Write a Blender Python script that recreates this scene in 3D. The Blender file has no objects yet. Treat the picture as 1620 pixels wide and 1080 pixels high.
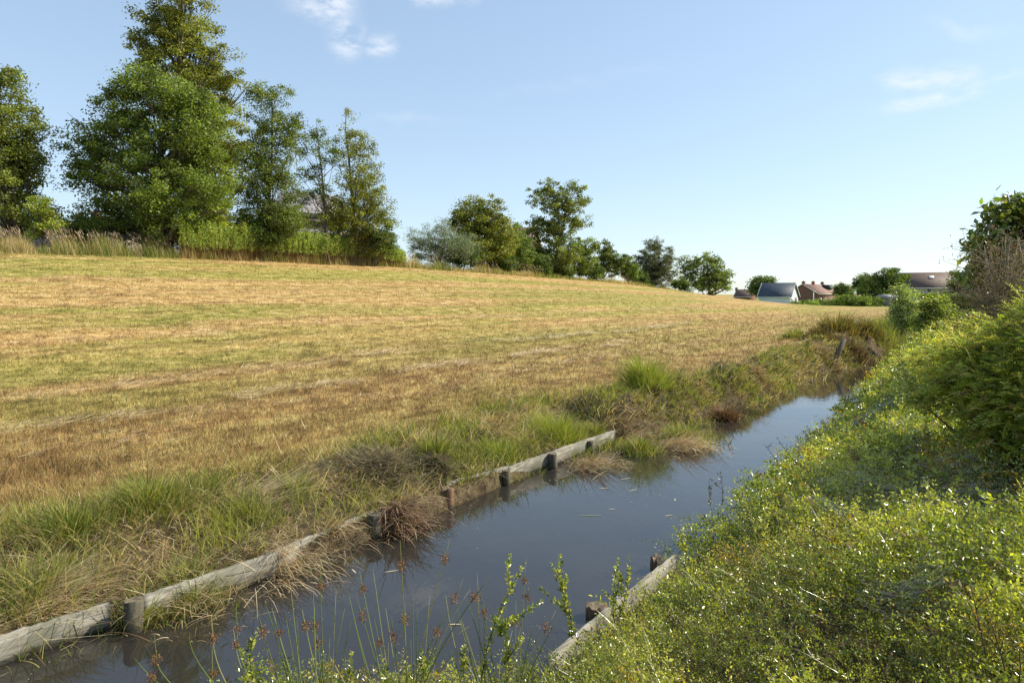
import bpy, math, random
import numpy as np
from mathutils import Vector

# ------------------------------------------------------------------ camera, sky, sun, exposure
S = bpy.context.scene
COL = S.collection
F, HX, HY, CZ = 1080.0, 810.0, 465.0, 2.5        # focal length in photo pixels, principal column, horizon row, eye height above the water
cam = bpy.data.cameras.new("camera"); camo = bpy.data.objects.new("camera", cam); COL.objects.link(camo)
camo.location = (0, 0, CZ); camo.rotation_euler = (math.radians(90), 0, 0)
cam.sensor_width = 36; cam.lens = 24; cam.shift_y = -(540 - HY) / 1620.0
cam.clip_start = 0.05; cam.clip_end = 6000
S.camera = camo

SUN_AZ, SUN_EL = math.radians(80), math.radians(38)   # azimuth from +Y towards +X
w = bpy.data.worlds.new("World"); S.world = w; w.use_nodes = True
nt = w.node_tree; nt.nodes.clear()
def N(nt, typ, **kw):
    n = nt.nodes.new(typ)
    for k, v in kw.items():
        if k.startswith('i_'): n.inputs[k[2:].replace('_', ' ')].default_value = v
        else: setattr(n, k, v)
    return n
sky = N(nt, 'ShaderNodeTexSky', sky_type='NISHITA', sun_disc=False, sun_elevation=SUN_EL, sun_rotation=SUN_AZ,
        altitude=0, air_density=1.0, dust_density=.35, ozone_density=1.6)
bg = N(nt, 'ShaderNodeBackground'); bg.inputs[1].default_value = 0.15
out = N(nt, 'ShaderNodeOutputWorld')
geo = N(nt, 'ShaderNodeTexCoord')
def cloud_mask(px, py, rx, ry, rot, amount):
    d = Vector(((px - HX) / F, 1, -(py - HY) / F)).normalized()
    vs = N(nt, 'ShaderNodeVectorMath', operation='SUBTRACT'); nt.links.new(geo.outputs['Generated'], vs.inputs[0]); vs.inputs[1].default_value = d
    ns = N(nt, 'ShaderNodeTexNoise'); ns.inputs['Scale'].default_value = 9; ns.inputs['Detail'].default_value = 3
    nt.links.new(geo.outputs['Generated'], ns.inputs['Vector'])
    off = N(nt, 'ShaderNodeVectorMath', operation='MULTIPLY_ADD'); nt.links.new(ns.outputs['Color'], off.inputs[0])
    off.inputs[1].default_value = (.09, .09, .06); nt.links.new(vs.outputs[0], off.inputs[2])
    off2 = N(nt, 'ShaderNodeVectorMath', operation='SUBTRACT'); nt.links.new(off.outputs[0], off2.inputs[0]); off2.inputs[1].default_value = (.045, .045, .03)
    mp = N(nt, 'ShaderNodeMapping', vector_type='POINT'); nt.links.new(off2.outputs[0], mp.inputs[0])
    mp.inputs['Rotation'].default_value = (0, rot, 0)
    mp2 = N(nt, 'ShaderNodeMapping', vector_type='POINT'); nt.links.new(mp.outputs[0], mp2.inputs[0])
    mp2.inputs['Scale'].default_value = (F / rx, 4, F / ry)
    ln = N(nt, 'ShaderNodeVectorMath', operation='LENGTH'); nt.links.new(mp2.outputs[0], ln.inputs[0])
    mr = N(nt, 'ShaderNodeMapRange', interpolation_type='SMOOTHSTEP'); nt.links.new(ln.outputs['Value'], mr.inputs[0])
    mr.inputs[1].default_value = 1.0; mr.inputs[2].default_value = 0.0; mr.inputs[3].default_value = 0.0; mr.inputs[4].default_value = amount
    return mr.outputs[0]
fine = N(nt, 'ShaderNodeTexNoise'); fine.inputs['Scale'].default_value = 26; fine.inputs['Detail'].default_value = 8; fine.inputs['Roughness'].default_value = .62
mpf = N(nt, 'ShaderNodeMapping'); mpf.inputs['Scale'].default_value = (1, 1, 2.2); nt.links.new(geo.outputs['Generated'], mpf.inputs[0]); nt.links.new(mpf.outputs[0], fine.inputs['Vector'])
fr = N(nt, 'ShaderNodeMapRange'); nt.links.new(fine.outputs[0], fr.inputs[0]); fr.inputs[1].default_value = .38; fr.inputs[2].default_value = .62
tot = None
for a in [(510, 6, 70, 34, .1, .8), (545, 58, 42, 40, .6, .65), (600, 66, 34, 20, .3, .55), (680, 2, 80, 20, .0, .7), (1470, 118, 60, 26, -.2, .5),
          (1485, 155, 90, 16, 0.05, .5), (640, 190, 130, 12, .1, .14), (1530, 40, 60, 16, -.5, .2), (950, 130, 260, 20, .1, .06)]:
    m = cloud_mask(*a)
    if tot is None: tot = m
    else:
        mx = N(nt, 'ShaderNodeMath', operation='MAXIMUM'); nt.links.new(tot, mx.inputs[0]); nt.links.new(m, mx.inputs[1]); tot = mx.outputs[0]
mu = N(nt, 'ShaderNodeMath', operation='MULTIPLY', use_clamp=True); nt.links.new(tot, mu.inputs[0]); nt.links.new(fr.outputs[0], mu.inputs[1])
gam = N(nt, 'ShaderNodeGamma'); gam.inputs[1].default_value = .52; nt.links.new(sky.outputs[0], gam.inputs[0])     # clear summer air: an even pale sky
scl = N(nt, 'ShaderNodeMixRGB', blend_type='MULTIPLY'); scl.inputs[0].default_value = 1; scl.inputs[2].default_value = (1.54, 1.71, 1.87, 1); nt.links.new(gam.outputs[0], scl.inputs[1])
mix = N(nt, 'ShaderNodeMixRGB'); nt.links.new(mu.outputs[0], mix.inputs[0]); nt.links.new(scl.outputs[0], mix.inputs[1]); mix.inputs[2].default_value = (4.9, 4.95, 5.1, 1)
nt.links.new(mix.outputs[0], bg.inputs[0]); nt.links.new(bg.outputs[0], out.inputs[0])

sl = bpy.data.lights.new("sun", 'SUN'); sl.energy = 4.8; sl.angle = math.radians(.5); sl.color = (1, .92, .78)
so = bpy.data.objects.new("sun", sl); COL.objects.link(so)
sd = Vector((math.sin(SUN_AZ) * math.cos(SUN_EL), math.cos(SUN_AZ) * math.cos(SUN_EL), math.sin(SUN_EL)))
so.rotation_euler = sd.to_track_quat('Z', 'Y').to_euler(); so.location = (20, 0, 30)
S.view_settings.view_transform = 'Standard'; S.view_settings.look = 'None'; S.view_settings.exposure = 0.58; S.view_settings.gamma = 1
S.render.engine = 'CYCLES'
S.cycles.max_bounces = 6; S.cycles.transparent_max_bounces = 12; S.cycles.diffuse_bounces = 3; S.cycles.glossy_bounces = 3; S.cycles.transmission_bounces = 3
S.cycles.caustics_reflective = False; S.cycles.caustics_refractive = False

# ------------------------------------------------------------------ numeric helpers
TH = math.radians(35.5); ST, CT = math.sin(TH), math.cos(TH)
def uv2xy(u, v): return u * ST - v * CT, u * CT + v * ST
def xy2uv(x, y): return x * ST + y * CT, -x * CT + y * ST
def P(px, py, Y): return np.array([(px - HX) / F * Y, Y, CZ - (py - HY) / F * Y])
def PG(px, py, z=0.0):
    Y = (CZ - z) * F / (py - HY); return np.array([(px - HX) / F * Y, Y, z])
def ss(a, b, x):
    t = np.clip((np.asarray(x, float) - a) / (b - a), 0, 1); return t * t * (3 - 2 * t)
_tab = np.random.default_rng(5).random(4096)
def vn(x, y, seed=0):
    x = np.asarray(x, float); y = np.asarray(y, float)
    xi = np.floor(x).astype(np.int64); yi = np.floor(y).astype(np.int64); fx = x - xi; fy = y - yi
    fx = fx * fx * (3 - 2 * fx); fy = fy * fy * (3 - 2 * fy)
    def h(a, b): return _tab[(a * 374761393 + b * 668265263 + seed * 974634777) % 4093 % 4096]
    return (h(xi, yi) * (1 - fx) + h(xi + 1, yi) * fx) * (1 - fy) + (h(xi, yi + 1) * (1 - fx) + h(xi + 1, yi + 1) * fx) * fy
def fbm(x, y, seed=0, o=3):
    r = 0; a = .5; t = 0
    for i in range(o): r = r + a * vn(x * 2**i, y * 2**i, seed + i); t += a; a *= .5
    return r / t

CRU = [-60, 11, 34, 59, 70, 80, 90, 100, 115, 130, 160, 200, 260, 400]
CRH = [4.2, 4.4, 4.55, 4.0, 3.75, 3.3, 2.5, 1.7, .7, .1, -.1, -.5, -1.2, -1.3]
def crest(u): return np.interp(u, CRU, CRH)
def eL(u): return np.interp(u, [-20, 1.75, 4.9, 6, 10.3, 11.2, 13.4, 16.7, 20.7, 24.4, 26.4, 30, 34, 40], [5.7, 5.5, 5.2, 5.22, 5.4, 4.95, 4.8, 4.6, 4.72, 4.5, 4.2, 4.05, 3.75, 3.6])
def eR(u): return np.interp(u, [-20, 0, 8, 12, 17, 22, 25, 31, 36, 40], [2.35, 2.35, 2.3, 2.3, 2.5, 2.75, 2.95, 3.3, 3.5, 3.6])
def H(u, v):
    u = np.asarray(u, float); v = np.asarray(v, float)
    L, R = eL(u), eR(u); d = v - L; e = R - v
    far = -1.3 * ss(150, 260, np.hypot(u, v))
    board = ss(11.2, 10.3, u)
    n1 = fbm(u * .9, v * .9, 3); n2 = fbm(u * 4, v * 4, 11)
    bank = board * (.16 + .28 * ss(.1, 1.5, d)) + (1 - board) * (.16 + .38 * ss(-.05, .5 + .8 * (n1 - .35), d)) + (.12 + .55 * (1 - board)) * (n2 - .42) * ss(0, .3, d) * ss(3 - 1.3 * (1 - board), 1.2 - .5 * (1 - board), d)
    bank = bank + .3 * np.exp(-((u - 27) / 4)**2) * ss(.3, 1.1, d) * ss(4.5, 1.2, d)
    t = np.clip((v - 7.0) / 28.5, 0, 1.0)
    g = .35 * t + .65 * t ** 1.8
    field = bank + (crest(u) - .45) * g + .10 * (fbm(u * .25, v * .25, 7) - .5) * ss(7, 12, v)
    left = -.6 + (field + .6) * ss(-.12, .04, d)
    f = ss(9, 26, u) * ss(60, 38, u)
    cap = .82 + .6 * f; s = .45 + .3 * f
    rg = .10 + cap * (1 - np.exp(-s * np.clip(e, 0, 50) / cap)) * (1 - .55 * ss(1.5, .1, e) * ss(11, 7, u)) + .15 * (fbm(u * .7, v * .7, 21) - .5) * ss(0, 1, e)
    rg = rg * (1 - .5 * ss(45, 90, u)) + far * 1
    right = -.6 + (rg + .6) * ss(-.06, .06, e)
    z = np.where(v > (L + R) / 2, left, right)
    z = np.where(u > 38, np.maximum(z, .05 + .3 * ss(38, 42, u) + far), z)
    return z
def Hxy(x, y):
    u, v = xy2uv(x, y); return H(u, v)

# ------------------------------------------------------------------ object helpers
def mesh_np(name, V, T, col=None, mat=None, parent=None, smooth=False, attrs=None):
    V = np.ascontiguousarray(V, dtype=np.float32); T = np.ascontiguousarray(T, dtype=np.int32)
    k = T.shape[1]
    me = bpy.data.meshes.new(name)
    me.vertices.add(len(V)); me.vertices.foreach_set('co', V.ravel())
    me.loops.add(T.size); me.loops.foreach_set('vertex_index', T.ravel())
    me.polygons.add(len(T)); me.polygons.foreach_set('loop_start', np.arange(0, T.size, k, dtype=np.int32))
    if smooth: me.polygons.foreach_set('use_smooth', np.ones(len(T), dtype=bool))
    me.update(calc_edges=True)
    if col is not None:
        a = me.color_attributes.new('Col', 'FLOAT_COLOR', 'POINT')
        c = np.ones((len(V), 4), np.float32); c[:, :3] = col; a.data.foreach_set('color', c.ravel())
    for kk, vv in (attrs or {}).items():
        a = me.attributes.new(kk, 'FLOAT', 'POINT'); a.data.foreach_set('value', np.ascontiguousarray(vv, dtype=np.float32))
    o = bpy.data.objects.new(name, me); COL.objects.link(o)
    if mat: me.materials.append(mat)
    if parent:
        o.parent = parent
    return o
def tag(o, label=None, cat=None, group=None, kind=None):
    if label: o['label'] = label
    if cat: o['category'] = cat
    if group: o['group'] = group
    if kind: o['kind'] = kind
    return o
def empty(name, loc, label, cat, group=None, rz=0):
    o = bpy.data.objects.new(name, None); COL.objects.link(o); o.location = tuple(float(c) for c in loc); o.rotation_euler = (0, 0, rz)
    o.empty_display_size = .2
    return tag(o, label, cat, group)
class Geo:
    def __init__(s): s.V = []; s.T = []; s.C = []; s.n = 0
    def add(s, V, T, C=None):
        V = np.asarray(V, float).reshape(-1, 3); T = np.asarray(T, int).reshape(-1, 3)
        s.V.append(V); s.T.append(T + s.n); s.n += len(V)
        if C is not None: s.C.append(np.broadcast_to(np.asarray(C, float), (len(V), 3)))
        return s
    def build(s, name, mat, parent=None, smooth=False, org=None):
        V = np.concatenate(s.V); T = np.concatenate(s.T)
        if org is not None: V = V - np.asarray(org, float)
        return mesh_np(name, V, T, np.concatenate(s.C) if s.C else None, mat, parent, smooth)
    def box(s, c, d, rz=0, C=None):
        c = np.asarray(c, float); d = np.asarray(d, float) / 2
        v = np.array([[x, y, z] for x in (-1, 1) for y in (-1, 1) for z in (-1, 1)]) * d
        if rz: v = v @ np.array([[math.cos(rz), math.sin(rz), 0], [-math.sin(rz), math.cos(rz), 0], [0, 0, 1]])
        q = [(0, 1, 3, 2), (4, 6, 7, 5), (0, 4, 5, 1), (2, 3, 7, 6), (0, 2, 6, 4), (1, 5, 7, 3)]
        return s.add(v + c, [t for a in q for t in ((a[0], a[1], a[2]), (a[0], a[2], a[3]))], C)
    def tube(s, pts, rad, n=6, C=None, cap=True):
        pts = np.asarray(pts, float); m = len(pts); rad = np.broadcast_to(rad, (m,))
        d = np.gradient(pts, axis=0); d /= np.linalg.norm(d, axis=1)[:, None] + 1e-9
        ref = np.array([0, 1., 0]) if abs(d[0][1]) < .8 else np.array([1., 0, 0])
        a = np.cross(d, ref); a /= np.linalg.norm(a, axis=1)[:, None] + 1e-9; b = np.cross(d, a)
        th = np.arange(n) * 2 * math.pi / n
        V = pts[:, None] + rad[:, None, None] * (np.cos(th)[None, :, None] * a[:, None] + np.sin(th)[None, :, None] * b[:, None])
        V = V.reshape(-1, 3); i = np.arange(m - 1)[:, None] * n; j = np.arange(n)[None]; jn = (j + 1) % n
        A = (i + j).ravel(); B = (i + jn).ravel(); Cc = (i + n + jn).ravel(); D = (i + n + j).ravel()
        T = np.concatenate([np.stack([A, B, Cc], 1), np.stack([A, Cc, D], 1)])
        if cap:
            V = np.concatenate([V, pts[:1], pts[-1:]]); k = m * n; jj = np.arange(n); jm = (jj + 1) % n
            T = np.concatenate([T, np.stack([jm, jj, np.full(n, k)], 1), np.stack([(m - 1) * n + jj, (m - 1) * n + jm, np.full(n, k + 1)], 1)])
        return s.add(V, T, C)

# blades of grass, straw, stems: N curved tapering strips
def blades(base, L, Wd, az, tilt, bend, col, rng, segs=3, widest=.0, wa=None):
    n = len(base); L = np.broadcast_to(L, (n,)); Wd = np.broadcast_to(Wd, (n,)); tilt = np.broadcast_to(tilt, (n,)); bend = np.broadcast_to(bend, (n,))
    if wa is None: wa = rng.uniform(0, 2 * math.pi, n)
    wv = np.stack([np.cos(wa), np.sin(wa), np.zeros(n)], 1) * .5
    p = np.array(base, float); V = []
    for k in range(segs):
        wf = (1 - k / segs) ** .6
        V.append(p - wv * (Wd * wf)[:, None]); V.append(p + wv * (Wd * wf)[:, None])
        e = math.pi / 2 - tilt - bend * (k + .5) / segs
        st = np.stack([np.cos(az) * np.cos(e), np.sin(az) * np.cos(e), np.sin(e)], 1) * (L / segs)[:, None]
        p = p + st
    V.append(p); K = 2 * segs + 1
    V = np.stack(V, 1).reshape(-1, 3)
    T = []
    for k in range(segs - 1): a = 2 * k; T += [(a, a + 1, a + 3), (a, a + 3, a + 2)]
    T += [(2 * segs - 2, 2 * segs - 1, 2 * segs)]
    T = (np.arange(n)[:, None, None] * K + np.array(T)[None]).reshape(-1, 3)
    C = np.repeat(np.broadcast_to(col, (n, 3)), K, axis=0)
    return V, T, C
# leaves: folded lozenges, one along each direction d
def leaves(pos, d, L, Wf, col, rng, fold=.25):
    n = len(pos); d = d / (np.linalg.norm(d, axis=1)[:, None] + 1e-9)
    r = rng.normal(size=(n, 3)); a = np.cross(d, r); a /= np.linalg.norm(a, axis=1)[:, None] + 1e-9; nn = np.cross(a, d)
    L = np.broadcast_to(L, (n,))[:, None]
    v0 = pos; v1 = pos + d * L * .45 + a * L * Wf * .5 + nn * L * fold * .3; v3 = pos + d * L * .45 - a * L * Wf * .5 + nn * L * fold * .3; v2 = pos + d * L
    V = np.stack([v0, v1, v2, v3], 1).reshape(-1, 3)
    T = (np.arange(n)[:, None, None] * 4 + np.array([(0, 1, 2), (0, 2, 3)])[None]).reshape(-1, 3)
    C = np.repeat(np.broadcast_to(col, (n, 3)), 4, axis=0)
    return V, T, C
def pick(rng, n, cols, wts, jit=.15):
    cols = np.array(cols, float); wts = np.array(wts, float); c = cols[rng.choice(len(cols), n, p=wts / wts.sum())]
    return np.clip(c * (1 + rng.normal(0, jit, (n, 1))) * (1 + rng.normal(0, jit * .3, (n, 3))), .003, .9)

# ------------------------------------------------------------------ materials
def newmat(name):
    m = bpy.data.materials.new(name); m.use_nodes = True; t = m.node_tree; b = t.nodes['Principled BSDF']; return m, t, b
def leaf_mat(name, rough=.5, trans=.35, spec=.4, tint=(1.25, 1.35, .5)):
    m, t, b = newmat(name)
    a = N(t, 'ShaderNodeAttribute', attribute_name='Col'); t.links.new(a.outputs['Color'], b.inputs['Base Color'])
    b.inputs['Roughness'].default_value = rough; b.inputs['Specular IOR Level'].default_value = spec
    tr = N(t, 'ShaderNodeBsdfTranslucent'); mc = N(t, 'ShaderNodeMixRGB', blend_type='MULTIPLY'); mc.inputs[0].default_value = 1
    t.links.new(a.outputs['Color'], mc.inputs[1]); mc.inputs[2].default_value = (*tint, 1); t.links.new(mc.outputs[0], tr.inputs[0])
    mx = N(t, 'ShaderNodeMixShader'); mx.inputs[0].default_value = trans
    t.links.new(b.outputs[0], mx.inputs[1]); t.links.new(tr.outputs[0], mx.inputs[2]); t.links.new(mx.outputs[0], t.nodes['Material Output'].inputs[0])
    return m
M = {}
M['leaf'] = leaf_mat('tree_leaf', .5, .42)
M['gloss'] = leaf_mat('glossy_leaf', .24, .42, .8, (1.35, 1.4, .4))
M['grass'] = leaf_mat('grass_blade', .6, .4, .3, (1.2, 1.25, .55))
M['feather'] = leaf_mat('feathery_leaf', .5, .55, .3, (1.35, 1.35, .6))
M['straw'] = leaf_mat('dry_straw', .7, .25, .2, (1.1, 1, .8))
def bark(name, c1, c2, sc=8):
    m, t, b = newmat(name); tc = N(t, 'ShaderNodeTexCoord'); mp = N(t, 'ShaderNodeMapping'); mp.inputs['Scale'].default_value = (1, 1, .2)
    n = N(t, 'ShaderNodeTexNoise'); n.inputs['Scale'].default_value = sc; n.inputs['Detail'].default_value = 6
    t.links.new(tc.outputs['Object'], mp.inputs[0]); t.links.new(mp.outputs[0], n.inputs['Vector'])
    r = N(t, 'ShaderNodeValToRGB'); r.color_ramp.elements[0].color = (*c1, 1); r.color_ramp.elements[1].color = (*c2, 1)
    r.color_ramp.elements[0].position = .35; r.color_ramp.elements[1].position = .65
    t.links.new(n.outputs[0], r.inputs[0]); t.links.new(r.outputs[0], b.inputs['Base Color']); b.inputs['Roughness'].default_value = .9
    bp = N(t, 'ShaderNodeBump'); bp.inputs['Strength'].default_value = .5; bp.inputs['Distance'].default_value = .02; t.links.new(n.outputs[0], bp.inputs['Height']); t.links.new(bp.outputs[0], b.inputs['Normal'])
    return m
M['bark'] = bark('bark', (.05, .04, .03), (.14, .11, .08))
M['birch'] = bark('birch_bark', (.10, .08, .07), (.45, .42, .38), 5)

def field_nodes(t):
    """colour of the mown field from world position: swaths parallel to the ditch, green and dry patches"""
    g = N(t, 'ShaderNodeNewGeometry'); mp = N(t, 'ShaderNodeMapping'); mp.inputs['Rotation'].default_value = (0, 0, -(math.pi / 2 - TH))
    t.links.new(g.outputs['Position'], mp.inputs[0])        # x' = along ditch, y' = across
    def noise(scale, detail, rough, sv):
        m2 = N(t, 'ShaderNodeMapping'); m2.inputs['Scale'].default_value = sv; t.links.new(mp.outputs[0], m2.inputs[0])
        n = N(t, 'ShaderNodeTexNoise'); n.inputs['Scale'].default_value = scale; n.inputs['Detail'].default_value = detail; n.inputs['Roughness'].default_value = rough
        t.links.new(m2.outputs[0], n.inputs['Vector']); return n.outputs[0]
    def ramp(src, stops):
        r = N(t, 'ShaderNodeValToRGB'); e = r.color_ramp.elements
        e[0].position, e[0].color = stops[0][0], (*stops[0][1], 1); e[1].position, e[1].color = stops[-1][0], (*stops[-1][1], 1)
        for p, c in stops[1:-1]: x = e.new(p); x.color = (*c, 1)
        t.links.new(src, r.inputs[0]); return r.outputs[0]
    def mixc(f, a, b, mode='MIX'):
        x = N(t, 'ShaderNodeMixRGB', blend_type=mode)
        for i, s in enumerate((f, a, b)):
            if isinstance(s, (int, float)): x.inputs[i].default_value = s
            elif isinstance(s, tuple): x.inputs[i].default_value = (*s, 1)
            else: t.links.new(s, x.inputs[i])
        return x.outputs[0]
    band = noise(.42, 3, .5, (.08, 1, 1)); patch = noise(.5, 5, .62, (.3, 1, 1)); fine_ = noise(9, 4, .7, (1, 1, 1)); mid = noise(2.6, 6, .72, (.6, 1, 1))
    gf = mixc(.3, band, patch)
    gm = ramp(gf, [(.44, (.05, .05, .05)), (.56, (.82, .82, .82))])
    dry = ramp(mid, [(.36, (.27, .165, .065)), (.5, (.44, .29, .115)), (.63, (.60, .44, .21))])
    grn = ramp(mid, [(.36, (.14, .16, .03)), (.5, (.27, .265, .058)), (.64, (.44, .37, .12))])
    c = mixc(gm, dry, grn)
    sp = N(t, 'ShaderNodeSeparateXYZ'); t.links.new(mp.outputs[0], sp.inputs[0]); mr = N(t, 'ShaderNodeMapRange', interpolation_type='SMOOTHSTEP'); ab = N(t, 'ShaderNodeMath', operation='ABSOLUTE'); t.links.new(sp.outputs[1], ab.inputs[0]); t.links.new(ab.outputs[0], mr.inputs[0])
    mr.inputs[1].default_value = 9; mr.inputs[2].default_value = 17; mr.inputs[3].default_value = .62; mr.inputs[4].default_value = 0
    c = mixc(mr.outputs[0], c, ramp(mid, [(.38, (.15, .095, .042)), (.5, (.29, .195, .08)), (.62, (.40, .33, .12))]))     # browner stubble next to the ditch, shade between its stalks painted in the colour
    fv = ramp(fine_, [(.3, (.5, .46, .4)), (.5, (1, 1, 1)), (.72, (1.4, 1.35, 1.25))])
    c = mixc(1.0, c, fv, 'MULTIPLY'); c = mixc(1.0, c, ramp(noise(1.7, 2, .5, (.025, 1, 1)), [(.38, (.90, .88, .86)), (.5, (1, 1, 1)), (.62, (1.08, 1.06, 1.03))]), 'MULTIPLY')
    return c, fine_, mid
def mat_ground():
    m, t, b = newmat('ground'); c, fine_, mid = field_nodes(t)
    a = N(t, 'ShaderNodeAttribute', attribute_name='soil'); mx = N(t, 'ShaderNodeMixRGB'); t.links.new(a.outputs['Fac'], mx.inputs[0]); t.links.new(c, mx.inputs[1])
    r = N(t, 'ShaderNodeValToRGB'); r.color_ramp.elements[0].color = (.03, .024, .016, 1); r.color_ramp.elements[1].color = (.14, .11, .065, 1)
    r.color_ramp.elements[0].position = .35; r.color_ramp.elements[1].position = .7
    t.links.new(fine_, r.inputs[0]); t.links.new(r.outputs[0], mx.inputs[2])
    a2 = N(t, 'ShaderNodeAttribute', attribute_name='lawn'); mx2 = N(t, 'ShaderNodeMixRGB'); t.links.new(a2.outputs['Fac'], mx2.inputs[0]); t.links.new(mx.outputs[0], mx2.inputs[1]); mx2.inputs[2].default_value = (.22, .25, .05, 1)
    t.links.new(mx2.outputs[0], b.inputs['Base Color']); b.inputs['Roughness'].default_value = .95; b.inputs['Specular IOR Level'].default_value = .1
    ad = N(t, 'ShaderNodeMath', operation='ADD'); t.links.new(fine_, ad.inputs[0]); t.links.new(mid, ad.inputs[1])
    bp = N(t, 'ShaderNodeBump'); bp.inputs['Strength'].default_value = .9; bp.inputs['Distance'].default_value = .08; t.links.new(ad.outputs[0], bp.inputs['Height']); t.links.new(bp.outputs[0], b.inputs['Normal'])
    return m
def mat_stubble():
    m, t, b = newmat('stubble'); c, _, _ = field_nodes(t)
    a = N(t, 'ShaderNodeAttribute', attribute_name='Col'); mx = N(t, 'ShaderNodeMixRGB', blend_type='MULTIPLY'); mx.inputs[0].default_value = 1
    t.links.new(c, mx.inputs[1]); t.links.new(a.outputs['Color'], mx.inputs[2]); t.links.new(mx.outputs[0], b.inputs['Base Color'])
    b.inputs['Roughness'].default_value = .7; b.inputs['Specular IOR Level'].default_value = .2
    tr = N(t, 'ShaderNodeBsdfTranslucent'); t.links.new(mx.outputs[0], tr.inputs[0]); ms = N(t, 'ShaderNodeMixShader'); ms.inputs[0].default_value = .3
    t.links.new(b.outputs[0], ms.inputs[1]); t.links.new(tr.outputs[0], ms.inputs[2]); t.links.new(ms.outputs[0], t.nodes['Material Output'].inputs[0])
    return m
def mat_water():
    m, t, b = newmat('water'); b.inputs['Roughness'].default_value = .03; b.inputs['IOR'].default_value = 1.52
    g = N(t, 'ShaderNodeNewGeometry'); n0 = N(t, 'ShaderNodeTexNoise'); n0.inputs['Scale'].default_value = .9; n0.inputs['Detail'].default_value = 3; t.links.new(g.outputs['Position'], n0.inputs['Vector'])
    r = N(t, 'ShaderNodeValToRGB'); r.color_ramp.elements[0].color = (.014, .013, .012, 1); r.color_ramp.elements[1].color = (.04, .036, .028, 1); t.links.new(n0.outputs[0], r.inputs[0]); t.links.new(r.outputs[0], b.inputs['Base Color'])
    mp = N(t, 'ShaderNodeMapping'); mp.inputs['Rotation'].default_value = (0, 0, -(math.pi / 2 - TH)); mp.inputs['Scale'].default_value = (2.2, 1, 1); t.links.new(g.outputs['Position'], mp.inputs[0])
    n = N(t, 'ShaderNodeTexNoise'); n.inputs['Scale'].default_value = 3.5; n.inputs['Detail'].default_value = 2; n.inputs['Distortion'].default_value = .6; t.links.new(mp.outputs[0], n.inputs['Vector'])
    bp = N(t, 'ShaderNodeBump'); bp.inputs['Strength'].default_value = .06; bp.inputs['Distance'].default_value = .03; t.links.new(n.outputs[0], bp.inputs['Height']); t.links.new(bp.outputs[0], b.inputs['Normal'])
    return m
def mat_plain(name, c, rough=.7, var=.15, sc=6, spec=.3, bump=0.):
    m, t, b = newmat(name); tc = N(t, 'ShaderNodeTexCoord'); n = N(t, 'ShaderNodeTexNoise'); n.inputs['Scale'].default_value = sc; n.inputs['Detail'].default_value = 5
    t.links.new(tc.outputs['Object'], n.inputs['Vector']); r = N(t, 'ShaderNodeValToRGB')
    r.color_ramp.elements[0].position = .3; r.color_ramp.elements[1].position = .7
    r.color_ramp.elements[0].color = (*[x * (1 - var) for x in c], 1); r.color_ramp.elements[1].color = (*[min(1, x * (1 + var)) for x in c], 1)
    t.links.new(n.outputs[0], r.inputs[0]); t.links.new(r.outputs[0], b.inputs['Base Color']); b.inputs['Roughness'].default_value = rough; b.inputs['Specular IOR Level'].default_value = spec
    if bump:
        bp = N(t, 'ShaderNodeBump'); bp.inputs['Strength'].default_value = bump; bp.inputs['Distance'].default_value = .02; t.links.new(n.outputs[0], bp.inputs['Height']); t.links.new(bp.outputs[0], b.inputs['Normal'])
    return m
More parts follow.
